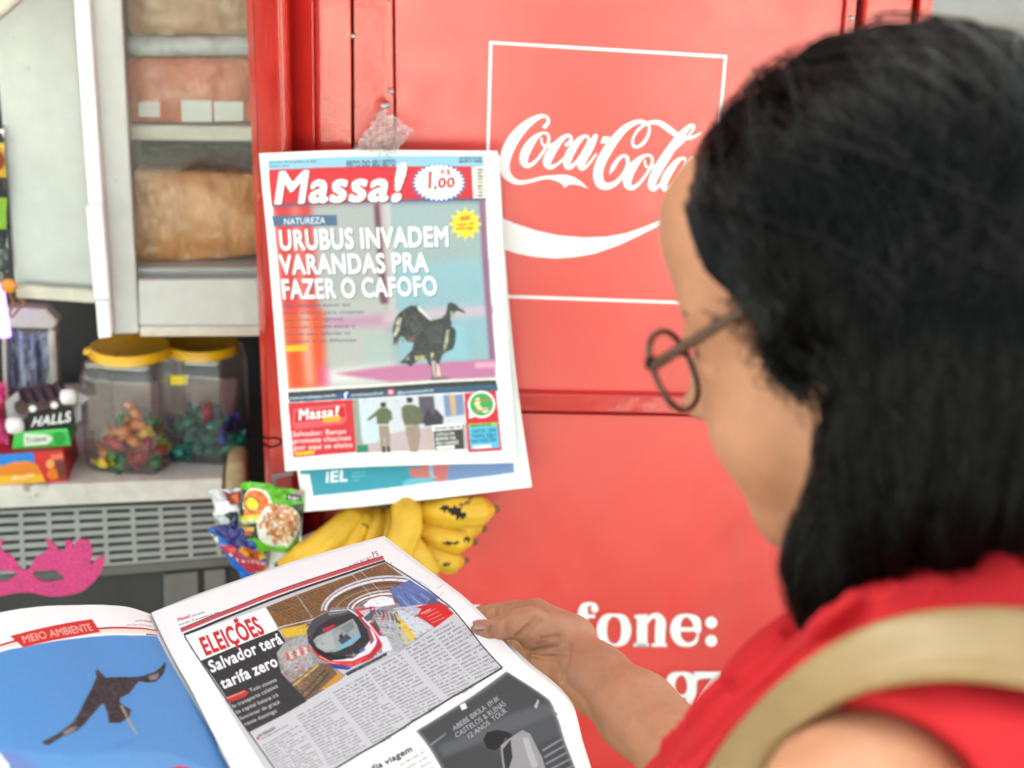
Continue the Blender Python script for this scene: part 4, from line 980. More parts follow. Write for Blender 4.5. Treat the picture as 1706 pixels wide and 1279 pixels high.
# ------------------------------------------------------------------ the newspaper hanging on the kiosk
def net(rows): return Sheet([[WALL.at(*p) for p in r] for r in rows])
np_t = thing("hanging_newspaper", WALL.at(650, 500, .03), "tabloid newspaper hung on the red kiosk with a black vulture on its front page", "newspaper")
front = net([[(432, 255, .034), (560, 250, .040), (700, 250, .038), (829, 251, .036)],
             [(448, 430, .040), (575, 428, .052), (705, 425, .050), (838, 424, .042)],
             [(462, 610, .044), (587, 606, .058), (718, 600, .056), (849, 597, .048)],
             [(475, 785, .062), (602, 778, .070), (732, 774, .069), (861, 771, .064)]])
c = Canvas(400, 525, 1.2, (247, 247, 245), uvq(front, 400, 525)); c.lw = c.k
c.poly([(447, 267), (805, 259), (806, 277), (448, 283)], (150, 196, 222)).poly([(448, 283), (806, 277), (809, 331), (453, 341)], (214, 56, 66)).poly([(785, 278), (806, 277), (808, 331), (788, 333)], (240, 232, 220))
for k in range(9): y = 281 + k * 5.4; c.poly([(795, y), (804, y - .2), (804, y + nrg.uniform(1.4, 4)), (795, y + nrg.uniform(1.4, 4))], (120, 112, 108))
c.text("terça-feira, 29 de setembro de 2026", (449, 272), (528, 270), (449, 268.5), (45, 55, 70), 'r').text("salvador, bahia", (449, 278), (482, 277), (449, 275), (45, 55, 70), 'r').text("FEITO DO SEU JEITO", (577, 279), (659, 276.5), (577, 268), (52, 72, 92), 'k')
c.text("UM PRODUTO DO", (764, 266), (803, 265), (764, 262), (40, 50, 60), 'b').text("GRUPO A TARDE", (764, 271), (803, 270), (764, 267), (40, 50, 60), 'k')
c.poly([(453, 340), (809, 330), (810, 334), (454, 344)], (84, 92, 122))
PH = [(454, 343), (810, 333), (826, 633), (480, 652)]
c.poly(PH, (172, 175, 174)).poly([(640, 337), (806, 333), (824, 604), (664, 612)], (162, 178, 180)).poly([(655, 440), (815, 430), (823, 600), (662, 608)], (150, 186, 196)).poly([(700, 545), (770, 540), (780, 600), (700, 604)], (150, 196, 208))
c.poly([(454, 343), (518, 341), (530, 510), (542, 646), (480, 652)], (216, 66, 66)).poly([(470, 520), (540, 516), (542, 646), (480, 652)], (238, 84, 44)).poly([(484, 343), (500, 342), (522, 640), (508, 642)], (232, 150, 140), .6).poly([(500, 520), (516, 519), (524, 640), (512, 642)], (244, 190, 170), .7)
c.poly([(543, 500), (640, 495), (648, 640), (552, 646)], (186, 186, 180)).poly([(545, 530), (655, 522), (655, 540), (545, 547)], (196, 146, 174)).poly([(640, 522), (822, 508), (822, 524), (640, 538)], (214, 186, 198)).poly([(605, 560), (650, 556), (655, 630), (610, 634)], (178, 190, 186))
c.poly([(530, 610), (545, 608), (548, 645), (532, 646)], (226, 90, 150), .8).poly([(546, 616), (660, 606), (660, 632), (548, 640)], (222, 220, 216))
c.blur(PH, 14)
c.poly([(623, 340), (640, 339), (652, 505), (634, 506)], (118, 76, 92)).poly([(632, 340), (650, 339), (660, 520), (648, 521)], (206, 196, 196), .8).poly([(798, 334), (808, 333), (826, 606), (816, 606)], (150, 104, 134)).poly([(556, 622), (640, 610), (730, 604), (825, 598), (826, 629), (655, 636)], (198, 124, 162)).poly([(790, 604), (824, 602), (825, 612), (792, 613)], (232, 172, 200))
c.blur(PH, 5)
c.poly([(480, 648), (826, 629), (826, 634), (481, 654)], (232, 228, 220)).poly([(480, 653), (826, 633), (828, 642), (481, 664)], (66, 66, 66)).poly([(481, 661), (828, 640), (830, 651), (482, 670)], (70, 96, 122))
c.poly([(454, 359), (561, 358), (562, 376), (456, 377)], (84, 110, 140)).text("NATUREZA", (473, 374), (542, 372), (473, 363), (222, 230, 236), 'b')
SHW = ((1.6, 1.6), (60, 70, 80), .5)
for t, a_, b_, tl in (("URUBUS INVADEM", (466, 416), (750, 409.5), (463, 382)), ("VARANDAS PRA", (468, 456), (715, 452), (465, 423)), ("FAZER O CAFOFO", (470.5, 497), (731, 491), (467, 464))): c.text(t, a_, b_, tl, (252, 252, 250), 'k', shadow=SHW)
for k, (t, xr) in enumerate((("Eles costumam buscar tais", 584), ("áreas urbanas para construir", 608), ("seus ninhos em segurança", 572), ("e atenção, podem atacar o", 592), ("homem para defender os", 584), ("ninhos e os filhotes", 594))):
    y = 512 + k * 11.8; c.text(t, (472 + k * 1.0, y), (xr, y - 2.4), (472 + k * 1.0, y - 6.5), (86, 98, 122), 'b', .85)
c.poly([(475, 576), (508, 574), (514, 579), (509, 584), (476, 586)], (250, 190, 40))
c.star(775, 373, 19, 28, 12, (250, 222, 60)); c.text("4", (765, 371), (785, 369), (765, 361), (224, 80, 50), 'b', 0) if False else None
c.text("400", (766, 368), (783, 366), (766, 360), (214, 70, 50), 'k').text("vagas de", (760, 376), (789, 374), (760, 371), (214, 70, 50), 'b').text("emprego", (760, 383), (789, 381), (760, 377), (214, 70, 50), 'b')
ZV = lambda x, y: (640 + x / 8, 480 + y / 8)
def tr(pp, f=ZV): return [f(x, y) for x, y in pp]
c.poly(tr([(600, 1190), (860, 1185), (890, 1200), (640, 1222)]), (120, 84, 96))
vult = [(1090, 335), (1040, 320), (990, 300), (950, 305), (930, 350), (905, 430), (890, 510), (935, 530), (955, 590), (945, 720), (915, 810), (860, 830), (800, 860), (770, 900), (740, 985), (735, 1100), (755, 1180), (705, 1190), (700, 1000), (660, 950), (645, 980), (680, 1120), (690, 1200), (645, 1190), (625, 1040), (590, 1010), (560, 930), (440, 970), (350, 1040), (290, 1000), (205, 998), (280, 920), (370, 820), (395, 720), (310, 710), (250, 640), (215, 640), (175, 710), (120, 755), (125, 660), (110, 560), (150, 400), (200, 330), (280, 270), (350, 230), (430, 235), (450, 290), (520, 350), (610, 430), (700, 412), (770, 395), (820, 340), (835, 270), (850, 200), (890, 185), (960, 215), (990, 255), (1050, 290)]
c.poly(tr(vult), (74, 76, 76)); c.poly(tr([(440, 240), (470, 300), (600, 420), (640, 440), (560, 350), (480, 260)]), (240, 236, 226)); c.poly(tr([(170, 400), (240, 390), (200, 560), (140, 660), (120, 640)]), (226, 220, 188)); c.poly(tr([(830, 560), (865, 545), (850, 740), (800, 850), (790, 780)]), (196, 190, 160)); c.poly(tr([(880, 300), (935, 320), (900, 450), (880, 420)]), (196, 190, 176))
c.poly(tr([(400, 900), (540, 890), (540, 940), (420, 975)]), (196, 186, 120)); c.poly(tr([(270, 960), (330, 890), (330, 950)]), (200, 190, 170)); c.poly(tr([(620, 860), (665, 850), (650, 930), (620, 960)]), (216, 210, 150)); c.poly(tr([(625, 960), (650, 960), (690, 1190), (655, 1190)]), (206, 200, 184)); c.poly(tr([(695, 1000), (730, 1000), (750, 1180), (705, 1180)]), (232, 222, 186)); c.poly(tr([(330, 660), (420, 620), (390, 700), (320, 710)]), (150, 96, 84)); c.poly(tr([(300, 420), (420, 330), (520, 560), (430, 640)]), (92, 92, 94)); c.poly(tr([(560, 520), (780, 470), (760, 760), (600, 740)]), (84, 88, 88))
VP_ = tr(vult)
c.strokes(VP_, [(44, 46, 48), (96, 98, 96), (60, 60, 62), (110, 108, 100)], 420, 9, 1.6, 1.1, .4, .5)
c.strokes(tr([(150, 400), (280, 270), (430, 235), (560, 520), (310, 710), (120, 755)]), [(34, 36, 38), (120, 118, 110), (70, 70, 70)], 160, 12, 1.4, 1.9, .25, .6)
c.blur(tr([(100, 170), (1110, 170), (1110, 1230), (100, 1230)]), 2)
c.noise(PH, .022, 2, False)
# price burst and masthead
c.star(731, 305, 40, 47, 30, (70, 116, 180), .72); c.star(731, 304, 37, 43.5, 30, (250, 250, 250), .72)
RED = (196, 44, 48)
c.text("1", (708, 313), (724, 312), (709, 285), RED, 'k').text(",00", (722, 313), (758, 311.5), (723, 296), RED, 'k').text("R$", (733, 291), (751, 290), (733, 282), RED, 'b').text("Outras praças", (716, 320), (748, 319), (716, 317), (90, 70, 80), 'r').text("R$ 1,50", (724, 326), (740, 325), (724, 323), (90, 70, 80), 'r')
c.text("Massa", (455, 338), (648, 333.5), (463, 284), (252, 252, 250), 'k', shadow=((2, 2), (110, 30, 40), .7)).text("!", (646, 334), (676, 333), (658, 270), (252, 252, 250), 'k', shadow=((2, 2), (110, 30, 40), .7))
c.text("www.jornalmassa.com.br", (483, 665), (560, 660), (483, 660), (238, 242, 246), 'b').poly([(568, 652), (582, 651), (583, 663), (569, 664)], (46, 82, 160)).text("f", (573, 663), (579, 662.5), (573, 653), (250, 250, 250), 'k').text("jornalmassaoficial", (585, 660), (638, 656), (585, 655), (226, 234, 240), 'b').poly([(645, 648), (656, 647), (657, 657), (646, 658)], (226, 84, 120)).ell(651, 652.5, 3, 3, (250, 220, 210)).text("@jornalmassaoficial", (662, 656), (722, 651.5), (662, 651), (226, 234, 240), 'b')
# foot of the page
c.poly([(480, 671), (587, 665), (593, 753), (489, 762)], (214, 52, 62)).poly([(490, 681), (575, 672), (578, 698), (572, 706), (492, 715), (487, 708)], (228, 96, 104)).poly([(492, 686), (574, 677), (575, 694), (491, 704)], (204, 44, 54)).text("Massa", (497, 699), (556, 694), (498, 681), (250, 250, 248), 'k').text("!", (556, 694), (566, 693), (558, 676), (250, 250, 248), 'k').poly([(538, 695), (567, 692), (567, 701), (538, 704)], (248, 170, 50))
for t, a_, b_, tl in (("Salvador: Renan", (487, 727), (577, 722), (487, 718)), ("promete chacinas", (488, 738.5), (585, 732.5), (488, 729.5)), ("por aqui se eleito", (490, 749.5), (588, 744.5), (490, 740.5))): c.text(t, a_, b_, tl, (250, 238, 238), 'b')
c.poly([(491, 753), (523, 750), (524, 756), (492, 759)], (246, 190, 50))
F2 = [(587, 665), (772, 655), (780, 748), (593, 755)]
c.poly(F2, (212, 213, 222)).poly([(594, 735), (680, 715), (778, 706), (780, 748), (593, 755)], (198, 176, 182)).poly([(587, 665), (597, 664), (604, 752), (593, 755)], (150, 160, 146)).poly([(600, 672), (630, 670), (634, 735), (606, 740)], (206, 218, 232)).poly([(697, 660), (722, 659), (727, 700), (700, 706)], (96, 88, 100)).poly([(738, 658), (772, 656), (774, 690), (742, 694)], (128, 146, 184)).poly([(748, 658), (758, 657), (760, 690), (752, 692)], (210, 170, 140)).poly([(595, 742), (612, 740), (614, 752), (595, 754)], (50, 130, 100))
for k in range(8): y = 668 + k * 7; c.poly([(636, y), (668, y - 1), (668, y), (636, y + 1)], (190, 192, 204), .7)
ZO = lambda x, y: (560 + x / 5.88, 660 + y / 5.88)
for pp, cl in (([(435, 60), (485, 55), (490, 100), (440, 105)], (60, 54, 52)), ([(385, 150), (430, 110), (500, 110), (545, 150), (552, 230), (520, 235), (515, 270), (400, 270), (395, 190), (310, 240), (305, 222)], (104, 108, 84)), ([(415, 285), (515, 285), (530, 400), (525, 540), (490, 540), (480, 400), (470, 400), (470, 545), (440, 540)], (162, 142, 128)), ([(455, 490), (482, 490), (482, 552), (455, 552)], (60, 60, 62)), ([(500, 490), (525, 490), (530, 548), (502, 548)], (60, 60, 62)), ([(690, 10), (745, 10), (748, 55), (695, 60)], (52, 46, 46)), ([(640, 110), (680, 80), (760, 80), (820, 110), (850, 190), (830, 260), (800, 280), (670, 280), (645, 200)], (106, 108, 84)), ([(675, 290), (815, 285), (825, 380), (800, 545), (725, 545), (690, 390)], (164, 144, 130)), ([(870, 180), (900, 110), (930, 170), (960, 180), (980, 120), (1020, 170), (1050, 200), (1045, 270), (870, 290), (850, 230)], (66, 64, 74)), ([(860, 320), (930, 310), (940, 400), (950, 530), (920, 530), (890, 420)], (196, 174, 160))): c.poly(tr(pp, ZO), cl)
c.strokes(F2, [(120, 110, 104), (226, 226, 234), (150, 150, 160), (90, 88, 84), (190, 170, 170)], 260, 5, 1.2, 1.4, .9, .3)
c.blur(F2, 2); c.noise(F2, .03, 2, False)
c.poly([(722, 712), (771, 708), (773, 747), (725, 750)], (70, 70, 66)).poly([(719, 708), (769, 705), (770, 714), (720, 718)], (248, 248, 246)).text("Operação pega dez", (723, 715), (767, 711.5), (723, 710), (40, 40, 40), 'b')
for k, (t, xr) in enumerate((("CÚPULA DA", 757), ("BAMOR VAI", 759), ("PRO XADREZ", 764))): c.text(t, (726, 726 + k * 7.6), (xr, 723.5 + k * 7.6), (726, 720.5 + k * 7.6), (246, 246, 240), 'k')
c.poly([(727, 743), (757, 741), (757, 747), (727, 749)], (244, 244, 240))
c.poly([(773, 655), (826, 651), (836, 750), (780, 753)], (214, 50, 62)).ell(802, 673.5, 23, 22.5, (250, 250, 250)).poly([(781, 680), (795, 692), (781, 697)], (250, 250, 250)).ell(802, 673.5, 19.5, 19, (72, 170, 92))
c.poly([(792, 664), (798, 662), (800, 670), (797, 673), (805, 681), (810, 678), (815, 684), (808, 688), (796, 682), (790, 672)], (244, 236, 190)).poly([(786, 668), (820, 663), (820, 665), (786, 670)], (220, 90, 50)).poly([(788, 684), (816, 680), (816, 682), (788, 686)], (220, 90, 50))
c.poly([(780, 706), (828, 703), (832, 745), (784, 748)], (92, 190, 228)).poly([(780, 706), (828, 703), (828.5, 709), (780.5, 712)], (150, 204, 100)).text("RESUMO DO DIA", (784, 710.5), (818, 708.5), (784, 707), (50, 70, 40), 'k')
for k, t in enumerate(("CAPITAL TERÁ", "TARIFA ZERO", "NAS ELEIÇÕES")): c.text(t, (785, 721 + k * 8), (827, 718.5 + k * 8), (785, 715 + k * 8), (44, 96, 130), 'k')
c.poly([(788, 742), (818, 740), (818, 745), (788, 747)], (244, 246, 248))
sheet_mesh("front_page", front, c, M['print'], np_t, .0006, 4)
back = net([[(436, 262, .026), (560, 258, .029), (700, 256, .028), (832, 258, .026)], [(455, 440, .028), (580, 436, .034), (712, 430, .033), (842, 430, .031)],
            [(474, 640, .030), (600, 636, .037), (740, 632, .036), (860, 626, .036)], [(505, 853, .058), (630, 841, .064), (755, 827, .064), (886, 811, .060)]])
c = Canvas(400, 560, 1.0, (247, 247, 245), uvq(back, 400, 560)); c.lw = c.k
c.poly([(500, 700), (846, 690), (857, 787), (522, 825.5)], (62, 156, 178)).poly([(640, 700), (765, 690), (745, 806), (690, 802)], (206, 120, 116)).poly([(708, 700), (726, 700), (728, 796), (716, 796)], (140, 190, 210)).poly([(760, 690), (846, 690), (857, 787), (744, 800)], (118, 146, 192)).ell(700, 806, 30, 11, (108, 186, 208)).poly([(720, 762), (736, 760), (744, 800), (722, 792)], (206, 112, 120))
c.poly([(500, 700), (700, 700), (700, 778), (500, 790)], (62, 156, 178)).poly([(505, 828), (690, 807), (690, 830), (505, 850)], (247, 247, 245)).poly([(690, 806.3), (857, 787), (880, 812), (690, 830)], (247, 247, 245)).blur([(560, 770), (856, 770), (856, 826), (560, 826)], 1)
c.text("iEL", (542, 803), (580, 800), (543, 784), (246, 250, 250), 'k').text("Instituto", (587, 789), (609, 787), (587, 785), (150, 206, 220), 'r').text("Euvaldo", (587, 795), (609, 793), (587, 791), (150, 206, 220), 'r').text("Lodi", (587, 801), (599, 800), (587, 797), (150, 206, 220), 'r').poly([(560, 844), (800, 817), (800, 818), (560, 845)], (214, 214, 212))
sheet_mesh("back_sheet", back, c, M['print'], np_t, .0008, 4)
# clear plastic sleeve and nail above the paper
G = pillow([(636, 178), (690, 216), (652, 262), (582, 256)], .036, .010, WALL, 13).grid(26, 26)
G = G + WALL.n * (nrg.normal(size=(26, 26, 1)) * .0060)
b = MB(); b.grid(G); o = b.build("plastic_sleeve", M['clear'], smooth=True); tag(o, "crumpled clear plastic sleeve sticking up above the hanging newspaper", "plastic bag")
nl = WALL.at(641, 172, .012); b = MB(); b.tube([nl, nl + WALL.n * .022], .0016, 8); b.lathe(nl + WALL.n * .022, [(.0001, .002), (.0035, .0015), (.0035, 0)], 12, axis=WALL.n, e=WALL.e); o = b.build("nail", M['metal'], smooth=True); tag(o, "small metal nail in the red trim that holds the newspaper's plastic sleeve", "nail")

# ------------------------------------------------------------------ the open newspaper in her hands
on_t = thing("open_newspaper", P(400, 1180, 1.1), "open newspaper held in the woman's hand at a page with a red and white train", "newspaper")
def lerp_row(L, R, bul, n=6):
    a, b_ = P(*L), P(*R); return [a + (b_ - a) * t - CF * bul * math.sin(math.pi * t) + CU * bul * .8 * math.sin(math.pi * t) for t in np.linspace(0, 1, n)]
right = Sheet([lerp_row((252, 1022, 1.20), (637, 897, 1.37), .006), lerp_row((286, 1092, 1.145), (722, 962, 1.32), .008), lerp_row((320, 1152, 1.10), (786, 1012, 1.27), .006),
               lerp_row((352, 1216, 1.05), (868, 1098, 1.215), .002), lerp_row((386, 1282, 1.0), (948, 1168, 1.17), -.002), lerp_row((430, 1356, .955), (972, 1240, 1.13), -.004), lerp_row((474, 1434, .91), (1000, 1330, 1.09), -.004)], 220)
c = Canvas(280, 370, 2.5, (246, 246, 244), uvq(right, 280, 370)); c.lw = c.k * .52
Z3 = lambda x, y: (250 + x / 2.843, 890 + y / 2.843)
def zp(pp, cl, al=1.0): c.poly([Z3(x, y) for x, y in pp], cl, al)
def zt(t, a_, b_, tl, cl, st='b', al=1.0): c.text(t, Z3(*a_), Z3(*b_), Z3(*tl), cl, st, al)
def zl(pp, w, cl, al=1.0): c.line(c.pts([Z3(x, y) for x, y in pp]), w, cl, al) if False else zline(pp, w, cl, al)
def zline(pp, w, cl, al=1.0):
    p = [np.array(Z3(x, y)) for x, y in pp]
    for a_, b_ in zip(p[:-1], p[1:]):
        d = b_ - a_; n2 = np.array([-d[1], d[0]]) / (np.hypot(*d) + 1e-9) * w / 2 / 2.843; c.poly([a_ + n2, b_ + n2, b_ - n2, a_ - n2], cl, al)
zt("Massa!", (133, 413), (195, 392), (128, 398), (210, 50, 50), 'k'); zt("SALVADOR", (200, 392), (258, 373), (197, 383), (60, 60, 62), 'r'); zt("terça-feira, 29 de setembro de 2026", (138, 434), (328, 374), (135, 424), (60, 60, 62), 'r')
zt("NAS RUAS", (949, 161), (1056, 116), (941, 141), (200, 60, 60), 'r'); zt("!", (1056, 110), (1068, 105), (1048, 82), (204, 44, 44), 'k'); zt("5", (1070, 103), (1086, 97), (1062, 80), (50, 50, 52), 'l')
zp([(143, 449), (1103, 101), (1110, 117), (151, 467)], (206, 82, 90)); zp([(143, 447), (1103, 99), (1104, 103), (144, 451)], (110, 30, 36)); zp([(158, 473), (1112, 119), (1116, 129), (163, 484)], (44, 44, 46))
GREY = (203, 205, 208)
zp([(163, 484), (1116, 129), (1320, 255), (1500, 440), (1668, 632), (1440, 770), (1240, 885), (1000, 1025), (700, 1210), (560, 1290), (540, 1106)], GREY)
# station photograph
PHT = [(548, 345), (1112, 133), (1440, 372), (1345, 440), (1180, 560), (925, 668), (745, 782), (622, 655), (600, 560), (642, 505)]
zp(PHT, (150, 148, 146)); zp([(548, 345), (1112, 133), (1330, 300), (1100, 330), (860, 345), (700, 440), (610, 440)], (134, 96, 58))
for k in range(30): x0 = 560 + k * 20; zline([(x0, 345 - k * 7.4), (760 + k * 14, 440 - k * 6)], 2.2, (84, 60, 44), .8)
for k in range(9): zline([(560 + k * 14, 352 + k * 11), (800 + k * 6, 262 + k * 12), (1010 + k * 12, 190 + k * 14), (1180, 210 + k * 12)], 2, (96, 72, 50), .7)
for cx_, cy_, rx, ry, w, cl in ((1075, 330, 262, 128, 9, (206, 222, 238)), (1075, 330, 245, 112, 12, (238, 244, 250)), (1075, 334, 228, 98, 4, (60, 70, 90)), (1080, 336, 200, 84, 3, (176, 168, 150)), (1085, 334, 150, 66, 7, (210, 220, 238)), (1088, 334, 130, 52, 9, (244, 248, 252)), (1090, 334, 108, 40, 5, (160, 178, 210))):
    zline([(cx_ + rx * math.cos(t) - .18 * 0, cy_ - ry * math.sin(t) - .12 * rx * math.cos(t)) for t in np.linspace(.25, math.pi, 22)], w, cl)
zp([(1010, 330), (1040, 305), (1100, 290), (1150, 300), (1160, 330), (1090, 340), (1030, 350)], (246, 250, 253)); zline([(690, 280), (770, 398)], 7, (150, 160, 170)); zline([(950, 180), (1060, 300)], 3, (196, 206, 216)); zline([(990, 165), (1100, 280)], 3, (190, 196, 206)); zline([(610, 440), (820, 392)], 5, (216, 214, 206)); zline([(600, 452), (800, 420)], 4, (60, 56, 54))
zp([(1130, 262), (1230, 215), (1370, 300), (1290, 340), (1190, 345)], (96, 120, 178)); 
for k in range(7): zline([(1150 + k * 26, 290 - k * 2), (1200 + k * 26, 345 - k * 6)], 4, [(64, 84, 150), (150, 176, 216)][k % 2])
zp([(1165, 345), (1290, 330), (1430, 375), (1345, 440), (1300, 420), (1240, 440)], (188, 198, 206)); zline([(1250, 390), (1380, 332)], 4, (70, 76, 86)); zp([(1330, 300), (1420, 345), (1390, 360), (1300, 350)], (90, 96, 110))
zp([(596, 545), (660, 505), (760, 460), (770, 620), (690, 650), (640, 640)], (172, 172, 174)); zp([(610, 450), (740, 425), (760, 470), (640, 490)], (222, 184, 60))
for k in range(7): zp([(640 + k * 17, 560 - k * 5), (652 + k * 17, 555 - k * 5), (664 + k * 17, 590 - k * 6), (650 + k * 17, 596 - k * 6)], [(214, 100, 86), (226, 214, 206)][k % 2])
for k in range(46): x_, y_ = nrg.uniform(610, 760), nrg.uniform(600, 700); zp([(x_, y_), (x_ + 14, y_ - 5), (x_ + 16, y_ + 2), (x_ + 3, y_ + 7)], [(220, 220, 224), (120, 110, 106), (214, 180, 90), (180, 120, 100), (150, 156, 168)][nrg.integers(5)], .8)
zp([(640, 720), (800, 610), (850, 610), (905, 680), (745, 782)], (116, 92, 70)); zline([(650, 735), (800, 615)], 8, (226, 186, 60)); zline([(700, 770), (830, 640)], 5, (46, 44, 46)); zline([(730, 778), (850, 650)], 5, (46, 44, 46)); zp([(800, 735), (905, 640), (912, 682), (830, 730)], (204, 146, 60))
for k in range(10): zline([(668 + k * 9, 752 - k * 12), (735 + k * 10, 775 - k * 13)], 2, (150, 130, 110), .8)
zp([(1060, 400), (1150, 350), (1200, 470), (1260, 500), (1180, 560), (1130, 560)], (176, 178, 180)); zp([(1140, 370), (1165, 360), (1260, 492), (1210, 520)], (206, 194, 150)); zp([(1172, 400), (1182, 395), (1262, 480), (1240, 500)], (244, 196, 40)); zp([(1150, 350), (1165, 345), (1340, 440), (1262, 490)], (206, 214, 220))
for k in range(40): x_ = nrg.uniform(1030, 1180); y_ = 345 + (x_ - 1030) * nrg.uniform(.1, .9); zp([(x_, y_), (x_ + 5, y_ - 2), (x_ + 12, y_ + 14), (x_ + 7, y_ + 16)], [(220, 60, 60), (60, 64, 76), (226, 230, 234), (150, 156, 166), (96, 110, 140)][nrg.integers(5)], .8)
for k in range(9): zline([(1000 + k * 6, 372 + k * 14), (1180 - k * 4, 352 + k * 24)], 2, [(70, 74, 84), (214, 214, 218)][k % 2], .8)
for k in range(150):
    x_, y_ = nrg.uniform(600, 1400), nrg.uniform(180, 720); a_ = nrg.uniform(-.6, .9); L = nrg.uniform(8, 40); g_ = nrg.uniform(40, 235)
    if 480 - .42 * (x_ - 600) < y_ < 700 - .45 * (x_ - 600) + 60: zline([(x_, y_), (x_ + L * math.cos(a_), y_ - L * math.sin(a_))], nrg.uniform(1, 3), (g_, g_ * .97, g_ * nrg.uniform(.85, 1.05)), .55)
c.noise([Z3(x, y) for x, y in PHT], .07, 2, False); c.noise([Z3(x, y) for x, y in PHT], .05, 5, False)
# the train
zp([(930, 375), (1080, 335), (1090, 345), (960, 420), (1010, 450), (1080, 520), (1080, 560), (1180, 555), (930, 668), (890, 640)], (196, 200, 208))
zp([(780, 400), (860, 360), (950, 352), (1000, 400), (1070, 470), (1098, 515), (1060, 580), (960, 625), (890, 630), (800, 570), (765, 500), (765, 440)], (232, 234, 238)); zp([(1085, 470), (1120, 480), (1118, 510), (1085, 545), (1065, 540)], (46, 66, 150))
zp([(768, 520), (790, 560), (870, 600), (960, 598), (1040, 562), (1080, 510), (1060, 460), (1000, 390), (965, 360), (985, 358), (1040, 408), (1098, 470), (1104, 520), (1050, 588), (960, 624), (880, 622), (800, 585), (770, 545)], (208, 36, 44)); zp([(850, 610), (960, 628), (935, 640), (870, 632)], (50, 66, 150))
zp([(742, 455), (770, 405), (840, 368), (940, 356), (975, 380), (1030, 450), (1042, 500), (1000, 555), (920, 590), (850, 596), (790, 560), (750, 510)], (50, 51, 54)); zp([(772, 500), (790, 482), (880, 440), (960, 395), (980, 425), (1000, 482), (960, 520), (880, 556), (830, 558), (790, 535)], (156, 168, 166)); zp([(880, 545), (985, 470), (998, 486), (900, 548)], (110, 186, 206)); zp([(890, 500), (930, 470), (955, 490), (910, 520)], (70, 80, 96)); zp([(815, 448), (872, 424), (876, 438), (820, 464)], (200, 40, 60)); zline([(1055, 505), (1020, 560), (940, 596)], 4, (250, 220, 200)); zline([(800, 575), (860, 606), (900, 612)], 4, (250, 214, 190)); zt("214", (930, 588), (972, 572), (926, 572), (190, 190, 194), 'b'); zp([(990, 545), (1015, 530), (1020, 546), (996, 560)], (90, 100, 170))
zp([(970, 350), (1065, 338), (1065, 344), (980, 362)], (214, 70, 96)); zt("214", (1040, 590), (1078, 570), (1034, 574), (90, 92, 98), 'b'); zp([(925, 655), (1118, 558), (1124, 570), (935, 668)], (48, 52, 52))
PQ = [Z3(x, y) for x, y in PHT]
zp([(1000, 395), (1062, 344), (1070, 350), (1040, 420), (1085, 478), (1120, 480), (1150, 545), (1100, 560), (1098, 515), (1060, 455)], (226, 229, 234)); zp([(1010, 392), (1060, 350), (1068, 356), (1050, 400), (1030, 412)], (58, 62, 72), .8); zp([(1050, 420), (1066, 402), (1092, 452), (1080, 462)], (62, 66, 76), .8)
zp([(742, 455), (770, 405), (840, 368), (940, 356), (960, 372), (850, 398), (790, 440), (760, 500)], (84, 86, 90), .75); zp([(840, 372), (930, 360), (936, 366), (850, 384)], (170, 172, 176), .6); zp([(790, 490), (860, 456), (880, 540), (832, 552), (796, 532)], (186, 196, 192), .55); zp([(900, 440), (958, 404), (972, 440), (930, 470)], (112, 126, 128), .6); zp([(760, 520), (800, 565), (880, 590), (960, 585), (1000, 555), (960, 575), (880, 576), (810, 552)], (24, 25, 28), .7)
zp([(990, 380), (1040, 440), (1062, 500), (1046, 520), (1030, 450), (980, 388)], (120, 20, 28), .7); zp([(880, 600), (960, 606), (1030, 575), (1034, 582), (962, 618), (880, 612)], (236, 84, 84), .6)
c.ell(*Z3(905, 482), 3.2, 4.2, (60, 52, 54)); c.ell(*Z3(908, 468), 2.0, 2.0, (150, 110, 92))
for k in range(7): zp([(1040 + k * 19, 338 + k * 6), (1046 + k * 19, 336 + k * 6), (1050 + k * 21, 362 + k * 9), (1042 + k * 21, 364 + k * 9)], [(60, 40, 50), (180, 60, 60), (70, 90, 140)][k % 3], .8)
c.strokes([Z3(x, y) for x, y in [(548, 345), (1112, 133), (1330, 300), (1100, 330), (860, 345), (700, 440), (610, 440)]], [(70, 52, 40), (176, 132, 84), (104, 76, 52), (196, 180, 150), (60, 56, 56)], 420, 7, 1.0, -.3, .5, .5)
c.strokes([Z3(x, y) for x, y in [(596, 545), (660, 505), (760, 460), (770, 620), (745, 780), (625, 660)]], [(70, 62, 60), (200, 198, 200), (206, 170, 80), (120, 100, 90), (160, 80, 70)], 260, 7, 1.2, -.5, .5, .5)
c.strokes([Z3(x, y) for x, y in [(1100, 350), (1330, 300), (1440, 372), (1345, 440), (1180, 560), (1080, 420)]], [(90, 100, 130), (226, 232, 238), (120, 126, 140), (170, 180, 196), (60, 64, 80)], 300, 7, 1.1, .7, .5, .45)
c.strokes([Z3(x, y) for x, y in [(742, 455), (840, 368), (940, 356), (1040, 470), (1000, 555), (850, 596)]], [(30, 31, 34), (120, 126, 128), (78, 80, 84)], 90, 8, 1.3, -.5, .4, .35)
c.strokes([Z3(x, y) for x, y in [(925, 600), (1060, 580), (1170, 555), (930, 664)]], [(170, 176, 188), (236, 238, 242)], 60, 9, 1.4, -.4, .3, .4)
c.blur(PQ, 2)
zp([(1265, 385), (1285, 350), (1258, 345), (1290, 335), (1380, 325), (1438, 375), (1350, 440)], (214, 40, 42))
for k in range(4): zline([(1300 + k * 12, 375 + k * 14), (1352 + k * 14, 350 + k * 14)], 3, (240, 190, 180), .8)
zt("Gratuidade", (1284, 378), (1330, 355), (1280, 368), (250, 240, 236), 'b')
